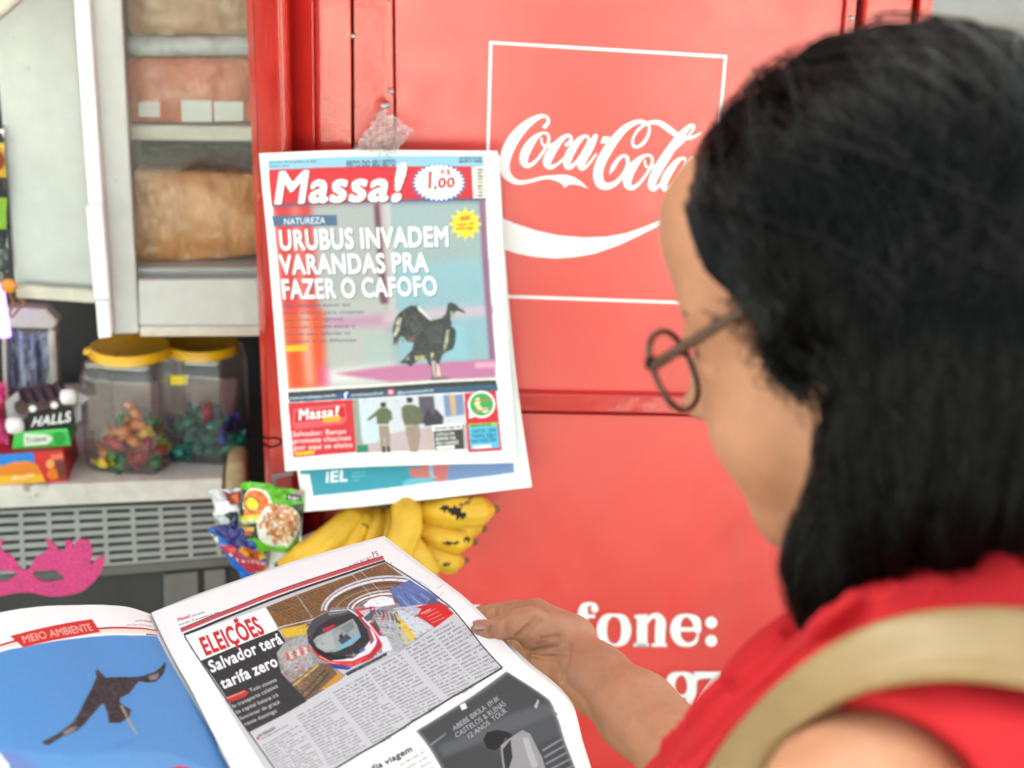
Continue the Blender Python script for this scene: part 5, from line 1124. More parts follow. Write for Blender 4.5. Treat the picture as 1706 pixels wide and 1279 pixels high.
# headline block
zp([(163, 484), (548, 345), (606, 450), (242, 600)], (248, 248, 247)); zp([(242, 600), (606, 450), (642, 505), (600, 560), (622, 655), (745, 785), (470, 938)], (54, 56, 57)); c.noise([Z3(x, y) for x, y in [(242, 600), (606, 450), (745, 785), (470, 938)]], .012, 2)
zt("ELEIÇÕES", (262, 575), (549, 465), (226, 492), (206, 44, 46), 'k'); zt("Salvador terá", (291, 655), (634, 511), (270, 602), (247, 247, 246), 'k'); zt("tarifa zero", (346, 732), (612, 618), (326, 682), (247, 247, 246), 'k')
zp([(355, 774), (448, 735), (468, 746), (452, 768), (366, 800)], (196, 60, 60)); zp([(358, 776), (447, 739), (450, 744), (362, 782)], (224, 150, 110))
for t, a_, b_ in (("Todo sistema", (476, 746), (602, 693)), ("de transporte coletivo", (386, 826), (608, 722)), ("da capital baiana irá", (406, 852), (610, 763)), ("funcionar de graça", (428, 880), (616, 796)), ("neste domingo", (450, 908), (604, 839))): zt(t, a_, b_, (a_[0] - 7, a_[1] - 17), (240, 240, 240), 'r')
# columns of text: drawn in page millimetres
sent = ("No próximo domingo (4), dia do primeiro turno das Eleições 2026, o metrô de Salvador não cobrará passagem das pessoas que utilizarem o sistema entre a capital e a região metropolitana. Os eleitores de todo o país vão escolher presidente, governador, senador e deputados federal e estadual. A gratuidade tem como objetivo facilitar o deslocamento dos eleitores até os locais de votação, de acordo com o Metrô Bahia. A empresa orienta os passageiros a planejarem o trajeto com antecedência e ficarem atentos aos horários e às condições de acesso nas estações. Além disso, o Metrô Bahia reforçou as orientações de segurança para os passageiros nas zonas: aguardar o desembarque dos passageiros antes de entrar no trem, deixar os assentos preferenciais para quem precisa, dar preferência aos cadeirantes e pessoas que necessitam de equipamento e utilizar o corrimão ao subir ou descer escadas. Os ônibus da capital baiana também funcionarão gratuitamente neste domingo. O sistema de transporte coletivo irá funcionar sem a cobrança da taxa das 6h às 20h. Além dos sistemas de ônibus, segundo a prefeitura, a medida também será válida para o elevador. Durante todo o dia, os ônibus irão circular sem cobrador e a população deverá seguir as normas da Secretaria de Mobilidade. ").split()
qid = c.q; wi = [0]
def column(top_l, top_r, vend, n=60, pitch=3.7):
    (u0, v0), (u1, v1) = qid(*Z3(*top_l)), qid(*Z3(*top_r)); c.q = lambda x, y: (x, y); sl = (v1 - v0) / (u1 - u0); v = v0
    W = (u1 - u0)
    while v < vend:
        ln = []; tw = 0
        while True:
            w = sent[wi[0] % len(sent)]; ww = text_width(w, 'r') * 2.75
            if tw + ww > W and ln: break
            ln.append(w); tw += ww + .28 * 2.75; wi[0] += 1
        nat = sum(text_width(w, 'r') for w in ln) * 2.75; gap = (W - nat) / max(1, len(ln) - 1) if len(ln) > 1 else 0
        if gap > 3: gap = 1.0
        x = u0
        for w in ln:
            L = text_width(w, 'r') * 2.75; c.text(w, (x, v + sl * (x - u0)), (x + L, v + sl * (x + L - u0)), (x, v - 2.1 + sl * (x - u0)), (52, 53, 56), 'r', .9); x += L + gap
        v += pitch
    c.q = qid
vb = lambda x, y: qid(*Z3(x, y))[1]
zt("DA REDAÇÃO", (516, 962), (596, 920), (511, 950), (40, 40, 42), 'k'); zt("redacao@jornalmassa.com.br", (525, 974), (656, 903), (522, 966), (70, 70, 74), 'r'); c.ell(*Z3(512, 966), 2.4, 2.4, (206, 40, 40))
for tl_, tr_, bt_ in (((536, 1004), (704, 906), (640, 1230)), ((697, 862), (856, 776), (820, 1110)), ((872, 750), (1032, 664), (1010, 1010)), ((1040, 652), (1190, 572), (1190, 905)), ((1214, 548), (1338, 480), (1370, 800)), ((1345, 468), (1462, 404), (1530, 690))): column(tl_, tr_, vb(*bt_))
zline([(163, 484), (310, 706), (470, 940), (590, 1110), (700, 1270)], 6, (44, 44, 46)); zline([(1116, 129), (1235, 205), (1330, 270), (1430, 350), (1505, 440), (1570, 525), (1668, 632)], 6, (60, 60, 62)); zline([(1668, 632), (1440, 768), (1240, 888), (1000, 1030), (700, 1212)], 9, (44, 44, 46))
zp([(1676, 640), (1446, 778), (1246, 898), (1006, 1040), (706, 1222), (706, 1400), (1800, 1400), (1800, 700)], (247, 247, 246))
Z4 = lambda x, y: (640 + x / 3.046, 980 + y / 3.046)
def ap(pp, cl, al=1.0): c.poly([Z4(x, y) for x, y in pp], cl, al)
AD = [(160, 722), (620, 420), (730, 490), (838, 566), (872, 640), (905, 740), (985, 960), (1040, 1200), (560, 1500), (430, 1150)]
ap(AD, (62, 66, 67)); ap([(160, 722), (620, 420), (838, 566), (600, 700), (260, 860)], (66, 71, 72)); ap([(270, 800), (520, 700), (640, 640), (820, 580), (880, 640), (700, 720), (560, 760), (300, 860)], (88, 94, 98)); ap([(470, 790), (560, 760), (860, 640), (905, 740), (640, 860)], (74, 79, 84)); c.blur([Z4(x, y) for x, y in AD[:7] + [(430, 1150)]], 12)
ap([(500, 770), (520, 735), (570, 722), (620, 730), (650, 745), (640, 770), (610, 760), (600, 800), (560, 826), (520, 815)], (22, 23, 24)); ap([(590, 800), (640, 760), (700, 720), (740, 740), (800, 860), (840, 1000), (620, 1100), (600, 900)], (150, 152, 154)); ap([(600, 820), (640, 770), (650, 860), (620, 960)], (40, 42, 44)); ap([(700, 760), (730, 760), (780, 900), (750, 920)], (178, 180, 182)); 
for k in range(5): ap([(800 + k * 8, 820 + k * 34), (900 + k * 14, 760 + k * 34), (904 + k * 14, 770 + k * 34), (804 + k * 8, 832 + k * 34)], (122, 128, 132))
ap([(230, 790), (310, 735), (314, 742), (236, 802)], (120, 126, 128)); ap([(760, 600), (778, 562), (786, 572), (772, 612)], (180, 184, 186)); ap([(382, 596), (410, 584), (420, 612), (392, 624)], (236, 238, 240))
for t, a_, b_ in (("ABEBE BIKILA", (352, 728), (520, 615)), ("EM BK", (530, 606), (586, 566)), ("CASTELOS & RUÍNAS", (364, 762), (620, 592)), ("12 ANOS  TOUR", (424, 770), (624, 628))): c.text(t, Z4(*a_), Z4(*b_), Z4(a_[0] - 11, a_[1] - 23), (206, 210, 214), 'l', .85)
c.text("que o dia viagem", Z4(-190, 990), Z4(148, 820), Z4(-204, 960), (36, 36, 38), 'k'); 
for k in range(6): c.text(["em São João do", "também serão", "quarta-feira", "com a equipe", "na região do", "interior baiano"][k], Z4(84 + k * 16, 896 + k * 26), Z4(204 + k * 16, 832 + k * 26), Z4(80 + k * 16, 884 + k * 26), (60, 60, 64), 'r', .9)
sheet_mesh("right_page", right, c, M['print'], on_t, .0006, 3)
# sheets stacked under it at the fold
G0 = right.grid(14, 14)
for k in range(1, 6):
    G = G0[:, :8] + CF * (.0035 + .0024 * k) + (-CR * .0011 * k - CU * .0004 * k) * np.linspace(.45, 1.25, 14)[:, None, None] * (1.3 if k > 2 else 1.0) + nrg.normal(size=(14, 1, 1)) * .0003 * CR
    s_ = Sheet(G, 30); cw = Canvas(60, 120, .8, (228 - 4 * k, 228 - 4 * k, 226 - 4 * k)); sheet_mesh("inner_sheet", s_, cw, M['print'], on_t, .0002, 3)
G = G0 + CF * .019; s_ = Sheet(G, 30); cw = Canvas(60, 80, .8, (236, 236, 234)); sheet_mesh("inner_sheet", s_, cw, M['print'], on_t, .0003, 3)
# left page
left = Sheet([[P(254, 1024, 1.208), P(205, 1011, 1.185), P(140, 1009, 1.16), P(60, 1012, 1.13), P(-40, 1030, 1.10), P(-190, 1075, 1.07)],
              [P(326, 1160, 1.106), P(272, 1136, 1.10), P(190, 1122, 1.09), P(90, 1130, 1.05), P(-30, 1150, 1.02), P(-200, 1190, .99)],
              [P(390, 1288, 1.006), P(330, 1268, 1.00), P(240, 1258, .985), P(120, 1270, .96), P(-20, 1300, .93), P(-210, 1340, .91)],
              [P(478, 1440, .915), P(410, 1420, .905), P(300, 1410, .89), P(150, 1430, .87), P(-10, 1460, .85), P(-220, 1500, .83)]], 200)
c = Canvas(280, 370, 1.5, (246, 245, 243), uvq(left, 280, 370)); c.lw = c.k
Z7 = lambda x, y: (x / 3.206, 880 + y / 3.206)
def lp(pp, cl, al=1.0): c.poly([Z7(x, y) for x, y in pp], cl, al)
lp([(-500, 760), (-200, 700), (0, 660), (60, 642), (125, 632), (320, 596), (535, 576), (700, 574), (838, 580), (900, 700), (1000, 880), (1130, 1090), (1256, 1290), (1500, 1800), (-600, 1800)], (88, 146, 206))
lp([(-500, 1300), (0, 1180), (400, 1230), (900, 1200), (1300, 1400), (1300, 1900), (-600, 1900)], (104, 160, 216), .7); lp([(0, 1200), (60, 1190), (200, 1279), (100, 1400), (0, 1400)], (120, 130, 190), .6); lp([(580, 1165), (700, 1125), (720, 1150), (620, 1180)], (96, 120, 190), .5); lp([(240, 850), (270, 850), (420, 1000), (400, 1010)], (110, 140, 205), .5)
c.blur([Z7(x, y) for x, y in [(-300, 720), (0, 670), (535, 590), (830, 592), (1240, 1279), (1240, 1700), (-300, 1700)]], 8)
lp([(-300, 690), (0, 618), (60, 600), (530, 532), (700, 530), (836, 545), (838, 553), (700, 540), (530, 543), (60, 612), (0, 630), (-300, 702)], (200, 44, 50)); lp([(-300, 705), (0, 634), (60, 616), (530, 546), (700, 543), (836, 556), (838, 570), (700, 560), (530, 562), (60, 630), (0, 648), (-300, 720)], (240, 226, 206)); lp([(780, 564), (838, 572), (838, 577), (780, 571)], (70, 70, 76))
lp([(55, 575), (490, 488), (536, 556), (125, 633)], (214, 48, 48)); c.text("MEIO AMBIENTE", Z7(126, 612), Z7(500, 545), Z7(110, 574), (240, 182, 168), 'b'); c.text("SALVADOR", Z7(722, 502), Z7(768, 500), Z7(720, 494), (70, 70, 74), 'r'); c.text("Massa!", Z7(770, 501), Z7(812, 504), Z7(768, 492), (206, 50, 50), 'k'); c.text("terça-feira, 29 de setembro", Z7(676, 521), Z7(815, 529), Z7(674, 513), (80, 80, 84), 'r')
bird = [(225, 1145), (300, 1110), (345, 1075), (390, 1040), (420, 990), (455, 920), (490, 855), (515, 800), (510, 765), (520, 755), (545, 780), (560, 800), (640, 795), (700, 795), (760, 790), (820, 770), (855, 745), (880, 715), (885, 730), (870, 780), (830, 820), (780, 825), (740, 815), (720, 840), (690, 880), (640, 905), (640, 930), (670, 950), (700, 965), (690, 1005), (640, 1040), (580, 1040), (578, 1000), (560, 945), (545, 935), (520, 965), (480, 1010), (440, 1060), (400, 1095), (330, 1120), (260, 1165), (235, 1160)]
lp(bird, (58, 50, 54)); lp([(640, 945), (655, 942), (700, 1040), (738, 1100), (728, 1100), (690, 1050)], (178, 160, 140)); lp([(340, 1085), (410, 1060), (400, 1090), (330, 1118)], (150, 146, 150)); lp([(790, 790), (850, 770), (840, 805), (800, 815)], (140, 134, 136)); lp([(515, 760), (540, 780), (535, 800), (518, 790)], (90, 76, 72)); c.strokes([Z7(x, y) for x, y in bird], [(24, 20, 22), (96, 84, 86), (124, 110, 106), (40, 34, 38)], 420, 12, 1.6, 1.9, .5, .6)
c.strokes([Z7(x, y) for x, y in [(560, 800), (700, 795), (820, 770), (720, 840), (640, 905), (575, 900)]], [(26, 22, 24), (110, 98, 98), (60, 52, 54)], 120, 10, 1.3, 1.2, .3, .6)
c.strokes([Z7(x, y) for x, y in [(225, 1145), (345, 1075), (420, 990), (400, 1095), (260, 1165)]], [(150, 142, 146), (60, 52, 56)], 60, 10, 2, 2.4, .3, .5)
c.blur([Z7(x, y) for x, y in [(200, 700), (900, 700), (900, 1200), (200, 1200)]], 2)
lp([(900, 1282), (960, 1268), (1010, 1276), (1010, 1400), (880, 1400)], (214, 70, 110)); c.text("Visitante do céu", Z7(700, 1400), Z7(1200, 1340), Z7(690, 1350), (250, 250, 250), 'k')
lp([(-60, 1190), (0, 1200), (50, 1262), (60, 1320), (-60, 1320)], (226, 228, 232))
c.noise([Z7(x, y) for x, y in [(-300, 720), (0, 670), (535, 590), (830, 592), (1240, 1279), (1240, 1700), (-300, 1700)]], .012, 2)
sheet_mesh("left_page", left, c, M['print'], on_t, .0007, 3)
G = left.grid(12, 12) + CF * .007 - CU * .002; s_ = Sheet(G, 30); cw = Canvas(60, 80, .8, (232, 232, 230)); sheet_mesh("inner_sheet", s_, cw, M['print'], on_t, .0003, 3)

# ------------------------------------------------------------------ the reader
HA, HB, HG = 0.6896, 0.2059, 0.2855              # head: turned away, bowed, tilted
def head_axes():
    ca, sa, cb, sb = math.cos(HA), math.sin(HA), math.cos(HB), math.sin(HB)
    f0 = np.array([-ca, 0, sa]); y = np.array([0, 1.0, 0]); F = cb * f0 + sb * y; U = -cb * y + sb * f0; S = np.array([-sa, 0, -ca])
    U, S = math.cos(HG) * U + math.sin(HG) * S, math.cos(HG) * S - math.sin(HG) * U
    w = lambda v: CR * v[0] - CU * v[1] + CF * v[2]
    return w(F), w(U), w(S)
HF, HU, HS = head_axes(); HO = P(1462.3, 537.3, .743); HAX = np.array([HF, HU, HS])
def H(f, u, s): return HO + HF * f + HU * u + HS * s
def pr(px, z): return px * z / FPX

person = thing("person", np.array([*P(1560, 1500, .75)[:2], 0.0]), "woman with black hair and glasses in a red sleeveless top reading the open newspaper", "person")
skin = mat("skin", (.45, .205, .115), .52, .35, [(7, .10), (22, .13), (90, .09)], [(260, .10, .0006), (60, .08, .001)], sss=.12, spots=[(70, .805, (.27, .11, .06))])

# head, neck, torso and near arm: one surface
NB = P(1530, 1010, .74); RSH = P(1148, 1365, .845); LSH = P(1462, 1392, .600); TOR = P(1500, 2000, .95)
allp = np.array([H(.15, .16, .1), H(-.14, -.15, -.1), H(.12, -.14, -.1), H(-.14, .17, .1), RSH, LSH, NB, P(1500, 1750, .85)])
f = Field(allp.min(0) - .10, allp.max(0) + .09, .0028)
f.ell(H(-.005, .045, 0), HAX, (.094, .080, .074), .02)
f.ell(H(.040, -.018, 0), HAX, (.056, .085, .060), .03)
for s in (-1, 1):
    f.cone(H(.005, -.045, .052 * s), H(.068, -.088, .020 * s), .017, .017, .03); f.ell(H(.058, -.030, .038 * s), HAX, (.032, .032, .026), .02)
    f.cone(H(.084, .036, .008 * s), H(.070, .036, .044 * s), .011, .010, .014); f.ell(H(.100, .015, .034 * s), HAX, (.014, .010, .017), .012, True); f.ell(H(.078, .023, .034 * s), HAX, (.014, .008, .018), .006); f.ell(H(.076, .006, .034 * s), HAX, (.013, .007, .018), .006)
f.ell(H(.082, -.094, 0), HAX, (.018, .016, .020), .018)
for s in (-1, 1): f.cone(H(.064, -.045, .034 * s), H(.072, -.078, .022 * s), .020, .016, .02)
f.ell(H(.082, -.094, 0), HAX, (.018, .016, .020), .012); f.ell(H(.058, .075, 0), HAX, (.036, .038, .052), .03)
f.cone(H(.094, .028, 0), H(.112, -.016, 0), .007, .0105, .010); f.ell(H(.116, -.020, 0), HAX, (.011, .010, .011), .006)
for s in (-1, 1): f.ell(H(.101, -.025, .012 * s), HAX, (.011, .008, .008), .006); f.ell(H(.108, -.031, .007 * s), HAX, (.005, .003, .003), .002, True)
f.ell(H(.0965, -.053, 0), HAX, (.009, .006, .021), .006); f.ell(H(.0935, -.064, 0), HAX, (.010, .007, .019), .006); f.ell(H(.107, -.0585, 0), HAX, (.008, .0016, .022), .003, True)
for s in (-1, 1):
    f.ell(H(-.006, .004, .074 * s), np.array([HF * .9 + HS * .35 * s, HU, HS * .9 - HF * .35 * s]), (.017, .031, .007), .004)
    f.ell(H(-.002, .006, .081 * s), HAX, (.008, .016, .006), .004, True)
f.cone(H(-.035, -.02, 0), NB, .052, .044, .03); f.cone(H(.02, -.07, 0), NB + HF * .02, .032, .036, .03)
f.path([(NB, .034), (P(1182, 1376, .845), .024), ], .03).path([(NB, .036), (LSH, .043)], .03).path([(P(1182, 1376, .845), .024), (LSH, .040)], .03)
chest = P(1420, 1560, .80); f.cone(P(1470, 1290, .76), chest, .050, .095, .04).cone(chest, P(1480, 1750, .86), .105, .10, .05)
LEL = P(1330, 1900, .66); f.path([(LSH, .044), (LEL, .037)], .02)
V, Q = f.surf(3); N_ = len(V); Vb, Qb = V, Q
# far arm and the hand that pinches the page edge: finer field
WR = P(952, 1089, 1.252); EL = P(1345, 1345, 1.02)
g = Field(np.minimum(np.minimum(WR, EL), P(760, 1000, 1.30)) - .06, np.maximum(np.maximum(np.maximum(WR, EL), RSH), P(760, 1000, 1.30)) + .06, .0017)
ax = EL - WR
def onarm(t, dx=0, dy=0): q = WR + ax * t; x, y, z = proj(q); return P(x + dx, y + dy, z)
pw = np.cross(CF, ax / np.linalg.norm(ax))
def armring(t, r, flat, k):                                        # slightly flattened forearm sections
    g.ell(onarm(t), np.array([ax / np.linalg.norm(ax), pw, np.cross(ax / np.linalg.norm(ax), pw)]), (.05, r, r * flat), k)
g.path([(P(946, 1078, 1.252), .0225), (onarm(.14, -2, 6), .0238), (onarm(.34, -4, 20), .0290), (onarm(.62, -10, 46), .0315), (EL, .037), (RSH, .043)], .015)
g.path([(P(938, 1112, 1.257), .0195), (onarm(.13, -6, 18), .0228), (onarm(.34, -6, 26), .0275), (onarm(.62, -10, 46), .030)], .015)
# palm block, thenar and heel
g.cone(P(936, 1058, 1.256), P(886, 1034, 1.272), .0165, .0125, .010); g.cone(P(934, 1085, 1.262), P(872, 1060, 1.285), .017, .012, .012); g.cone(P(926, 1112, 1.264), P(880, 1082, 1.285), .016, .011, .012)
g.ell(P(914, 1060, 1.246), np.array([CR * .88 - CU * .1 - CF * .3, CU, CF]), (.023, .0165, .013), .010)
g.ell(P(916, 1114, 1.254), np.array([CR * .8 - CU * .6, CU * .8 + CR * .6, CF]), (.019, .0135, .013), .008)
g.cone(P(896, 1020, 1.279), P(962, 1058, 1.258), .0118, .0150, .012)
# thumb on the page
g.path([(P(917, 1054, 1.243), .0165), (P(884, 1037, 1.240), .0125), (P(858, 1039, 1.240), .0108), (P(834, 1047, 1.241), .0100)], .007)
g.path([(P(834, 1047, 1.241), .0098), (P(812, 1052, 1.240), .0094), (P(797, 1053, 1.2395), .0078)], .004)
# fingers behind the page
g.path([(P(894, 1018, 1.280), .0105), (P(856, 1017, 1.287), .0088), (P(826, 1021, 1.293), .0084), (P(802, 1025, 1.296), .0080), (P(776, 1034, 1.296), .0070)], .004)
g.path([(P(886, 1034, 1.290), .0100), (P(848, 1041, 1.298), .0086), (P(818, 1050, 1.303), .0082), (P(786, 1060, 1.303), .0070)], .003)
g.path([(P(882, 1056, 1.290), .0098), (P(848, 1068, 1.299), .0084), (P(822, 1080, 1.305), .0080), (P(796, 1090, 1.304), .0068)], .003)
g.path([(P(884, 1080, 1.286), .0092), (P(856, 1094, 1.293), .0076), (P(838, 1104, 1.298), .0070), (P(820, 1110, 1.298), .0060)], .003)
# creases drawn along the skin: wrist, thumb base, finger joints
def skin_z(px, py):
    zs = np.linspace(1.17, 1.34, 260); d = g.sample(np.array([P(px, py, z) for z in zs])); k = np.where(d < 0)[0]; return zs[k[0]] if len(k) else None
for pts, r0 in (([(949, 1074), (947, 1090), (941, 1112), (936, 1130), (934, 1140)], .0017), ([(895, 1028), (884, 1042), (872, 1052), (862, 1060)], .0013), ([(903, 1034), (894, 1046), (882, 1056)], .0009), ([(890, 1086), (908, 1079), (926, 1076), (946, 1072)], .0012), ([(896, 1074), (914, 1070), (940, 1066)], .0009), ([(900, 1082), (920, 1080), (944, 1079)], .0009), ([(858, 1076), (872, 1086), (896, 1094), (920, 1096), (942, 1092)], .0012), ([(902, 1064), (918, 1062), (934, 1060)], .0008), ([(834, 1007), (832, 1018), (833, 1030)], .0014), ([(804, 1013), (803, 1024), (804, 1034)], .0014), ([(824, 1040), (822, 1050), (825, 1062)], .0012), ([(818, 1044), (816, 1054)], .0009), ([(850, 1032), (846, 1044), (850, 1056)], .0010)):
    q = spline(pts, 6); z = [skin_z(x, y) for x, y in q]; q3 = [P(x, y, v + .0004) for (x, y), v in zip(q, z) if v]
    for a_, b_ in zip(q3[:-1], q3[1:]):
        if np.linalg.norm(a_ - b_) < .008: g.cone(a_, b_, r0, r0, .0026, True)
Va, Qa = g.surf(3)
V = np.concatenate([Vb, Va]); Q = np.concatenate([Qb, Qa + N_])
body = field_obj("body", V, Q, skin, person)
WORG[body] = WORG[person]
# thumb nail
ntan = (P(797, 1049, 1.23) - P(812, 1048, 1.2305)); ntan /= np.linalg.norm(ntan); nrm = -CF * .55 + CU * .80; nrm -= ntan * (nrm @ ntan); nrm /= np.linalg.norm(nrm); sd = np.cross(ntan, nrm)
b = MB(); ctr = P(801, 1051, 1.2395); gr = []
for j in range(9):
    u = j / 8 * 2 - 1; row = []
    for i in range(9):
        w = (i / 8 * 2 - 1) * 1.0; half_w = .0062 * (1 - .25 * max(0, u) ** 3 - .12 * max(0, -u) ** 3)
        th = w * .95; row.append(ctr + ntan * u * .0068 + nrm * (.0062 + .0027 * math.cos(th) - .0006 * u * u) + sd * half_w * math.sin(th) / math.sin(.95))
    gr.append(row)
b.grid(gr); o = b.build("thumb_nail", mat("nail_enamel", (.36, .20, .15), .28, .6, noise=(80, .05), coat=.4), person, smooth=True); sm = o.modifiers.new("thick", 'SOLIDIFY'); sm.thickness = .0006
# eyes
for s in (-1, 1):
    b = MB(); b.lathe(H(.0755, .014, .033 * s), [(.0115 * math.sin(t), -.0115 * math.cos(t)) for t in np.linspace(.01, math.pi - .01, 14)], 20, axis=HF, e=HU); e_ = b.build("eye", mat("eye_white", (.7, .68, .65), .15, .6, noise=(200, .06)), person, smooth=True)
    WORG[e_] = WORG[person]
    b = MB(); b.lathe(H(.0868, .013, .033 * s), [(.0001, .0006), (.0055, .0)], 18, axis=HF, e=HU); b.build("iris", mat("iris_brown", (.03, .012, .006), .1, .6, noise=(300, .2)), e_, smooth=True)
hairm = mat("black_hair", (.003, .0026, .0026), .45, .12, noise=(60, .3))
hair_st = mat("black_hair_strands", rough=.32, spec=.20, attr=True)
for s in (-1, 1):
    lash, brow = MB(), MB()
    for k in range(24):
        t = -1 + 2 * k / 23; p0 = H(.0895 - .004 * t * t, .019 - .004 * t * t, (.034 + .013 * t) * s); p1 = p0 + HF * .008 + HU * .003 + HS * .003 * t * s; lash.tube([p0, (p0 + p1) / 2 - HU * .0008, p1], [.0005, .0004, .0001], 4)
    for k in range(60):
        t = rnd.uniform(-1, 1); p0 = H(.0825 - .010 * (t * .5 + .5) ** 2, .036 + .004 * (1 - t * t) + rnd.uniform(-.002, .002), (.032 + .02 * t) * s); brow.tube([p0 - HF * .002, p0 + HF * .002 + HS * .006 * s + HU * .001], [.0005, .0002], 4)
    lash.build("eyelashes", hairm, person, smooth=True); brow.build("eyebrow", hairm, person, smooth=True)

# red top: its own surface, fitted over the torso with drawn folds
h = Field(allp.min(0) - .12, allp.max(0) + np.array([.11, .11, -.12]), .0026)
RS2 = P(1178, 1372, .845); h.path([(P(1515, 1072, .75), .034), (P(1378, 1213, .79), .0390), (RS2, .0365)], .03); h.path([(P(1570, 1070, .735), .046), (P(1560, 1200, .64), .056), (P(1640, 1330, .60), .058)], .03)
h.path([(RS2, .035), (P(1355, 1375, .735), .062), (P(1600, 1400, .66), .075)], .05); h.cone(P(1450, 1240, .745), chest, .068, .112, .05).cone(chest, P(1480, 1750, .86), .116, .112, .05)
h.path([(P(1580, 1075, .735), .045), (P(1850, 1080, .66), .075), (P(1950, 1250, .66), .08)], .04); h.cone(P(1640, 1250, .66), P(1900, 1300, .66), .075, .08, .04)
h.ell(P(1452, 1382, .570), np.array([CR, CU, CF]), (.047, .0465, .070), .010, True)              # arm hole
h.cone(P(1440, 1420, .585), P(1380, 1800, .62), .046, .055, .010, True)
h.ell(H(-.01, -.09, 0), HAX, (.06, .05, .062), .008, True)                                       # neckline
def cloth_z(px, py):
    zs = np.linspace(.5, .95, 300); d = h.sample(np.array([P(px, py, z) for z in zs])); k = np.where(d < 0)[0]; return zs[k[0]] if len(k) else None
for pts, r0, out in (([(1452, 1006), (1345, 1078), (1225, 1172), (1120, 1275)], .0050, 1), ([(1425, 1000), (1318, 1066), (1205, 1150), (1105, 1255)], .0042, 0), ([(1480, 1030), (1372, 1104), (1258, 1196), (1170, 1290)], .0045, 0), ([(1400, 985), (1300, 1052), (1215, 1122)], .0040, 1), ([(1540, 985), (1470, 1012), (1400, 1056)], .0038, 1)):
    q = spline(pts, 8); z = [cloth_z(x, y) for x, y in q]; q3 = [P(x, y, v + (-.001 if not out else .0012)) for (x, y), v in zip(q, z) if v]
    for a_, b_ in zip(q3[:-1], q3[1:]):
        if np.linalg.norm(a_ - b_) < .03: h.cone(a_, b_, r0, r0, .007, bool(out))
Vt, Qt = h.surf(2)
Nn = vnormals(Vt, Qt)
if (Nn * (Vt - Vt.mean(0))).sum() < 0: Nn = -Nn
px, py, pz = proj(Vt)
dd = np.array([.73, -.68]); t_ = (px * .68 + py * .73); s_ = (px * .73 - py * .68)
w0 = t_ + 9 * np.sin(s_ / 150.0) + 4 * np.sin(s_ / 61.0 + 1.3)
fade = np.clip((1480 - px) / 160, 0, 1) * np.clip((py - 930) / 80, 0, 1)
ridge = sum(a * np.exp(-((w0 - c0) / (wd * 1.35)) ** 2) for c0, wd, a in ((1668, 13, -.0045), (1640, 12, .0020), (1698, 15, .0030), (1738, 13, -.0042), (1770, 17, .0028), (1806, 14, -.0032), (1835, 18, .0020), (1880, 15, -.0025)))
wv = .0010 * np.sin(px / 37 + np.sin(py / 53) * 1.7) * np.sin(py / 45 + 1.1 * np.sin(px / 71))
Vt = Vt + Nn * (ridge * fade * .8 + wv * .8)[:, None]
top_m = mat("red_jersey", (.46, .011, .017), .78, .25, [(9, .07)], [(900, .12, .0006), (40, .15, .0015)])
field_obj("sleeveless_top", Vt, Qt, top_m, person)

# shoulder strap of a bag
st_t = thing("shoulder_bag", P(1500, 1120, .6), "wide beige leather strap of a bag over the woman's near shoulder", "bag")
outer = spline([(1120, 1420), (1168, 1310), (1250, 1190), (1340, 1104), (1450, 1043), (1560, 1019), (1706, 1016), (1850, 1050), (1965, 1125), (2060, 1250), (2120, 1420)], 9)
inner = spline([(1250, 1420), (1284, 1290), (1340, 1218), (1415, 1170), (1500, 1149), (1595, 1143), (1706, 1156), (1830, 1196), (1915, 1270), (1980, 1370), (2020, 1500)], 9)
def on_top(px, py, up):
    zs = np.linspace(.42, 1.0, 240); d = h.sample(np.array([P(px, py, z) for z in zs])); k = np.where(d < up)[0]; return zs[k[0]] if len(k) else np.nan
def settle(c2):
    z = np.array([on_top(x, y, .0035) for x, y in c2]); ok_ = ~np.isnan(z); z = np.interp(np.arange(len(z)), np.where(ok_)[0], z[ok_])
    for _ in range(6): z = np.convolve(np.pad(z, 2, mode='edge'), np.ones(5) / 5, mode='valid')
    return z
zo, zi = settle(outer), settle(inner); zm = settle((outer + inner) / 2)
dz = np.minimum(0, zm - (zo + zi) / 2) * 1.0; zo, zi = zo + dz - .0045, zi + dz - .0045
rows = []
prof = [(-.012, .0), (.03, .0035), (.10, .0050), (.3, .0055), (.55, .0052), (.74, .0050), (.80, .0062), (.90, .0075), (.97, .0055), (1.0, .001)]
for i in range(len(outer)):
    A, B2 = P(*outer[i], zo[i]), P(*inner[i], zi[i]); d = B2 - A
    tg = P(*outer[min(i + 1, len(outer) - 1)], zo[min(i + 1, len(outer) - 1)]) - P(*outer[max(i - 1, 0)], zo[max(i - 1, 0)]); nn = np.cross(d, tg); nn /= np.linalg.norm(nn)
    if nn @ CF > 0: nn = -nn
    rows.append([A + d * u + nn * hgt for u, hgt in prof])
b = MB(); b.grid(rows); o = b.build("strap", mat("beige_leather", (.255, .165, .072), .42, .45, [(14, .08), (80, .06)], (160, .12, .0006)), st_t, smooth=True)
sm = o.modifiers.new("thick", 'SOLIDIFY'); sm.thickness = .006; sm.offset = -1
ss = o.modifiers.new("sub", 'SUBSURF'); ss.levels = 1; ss.render_levels = 1

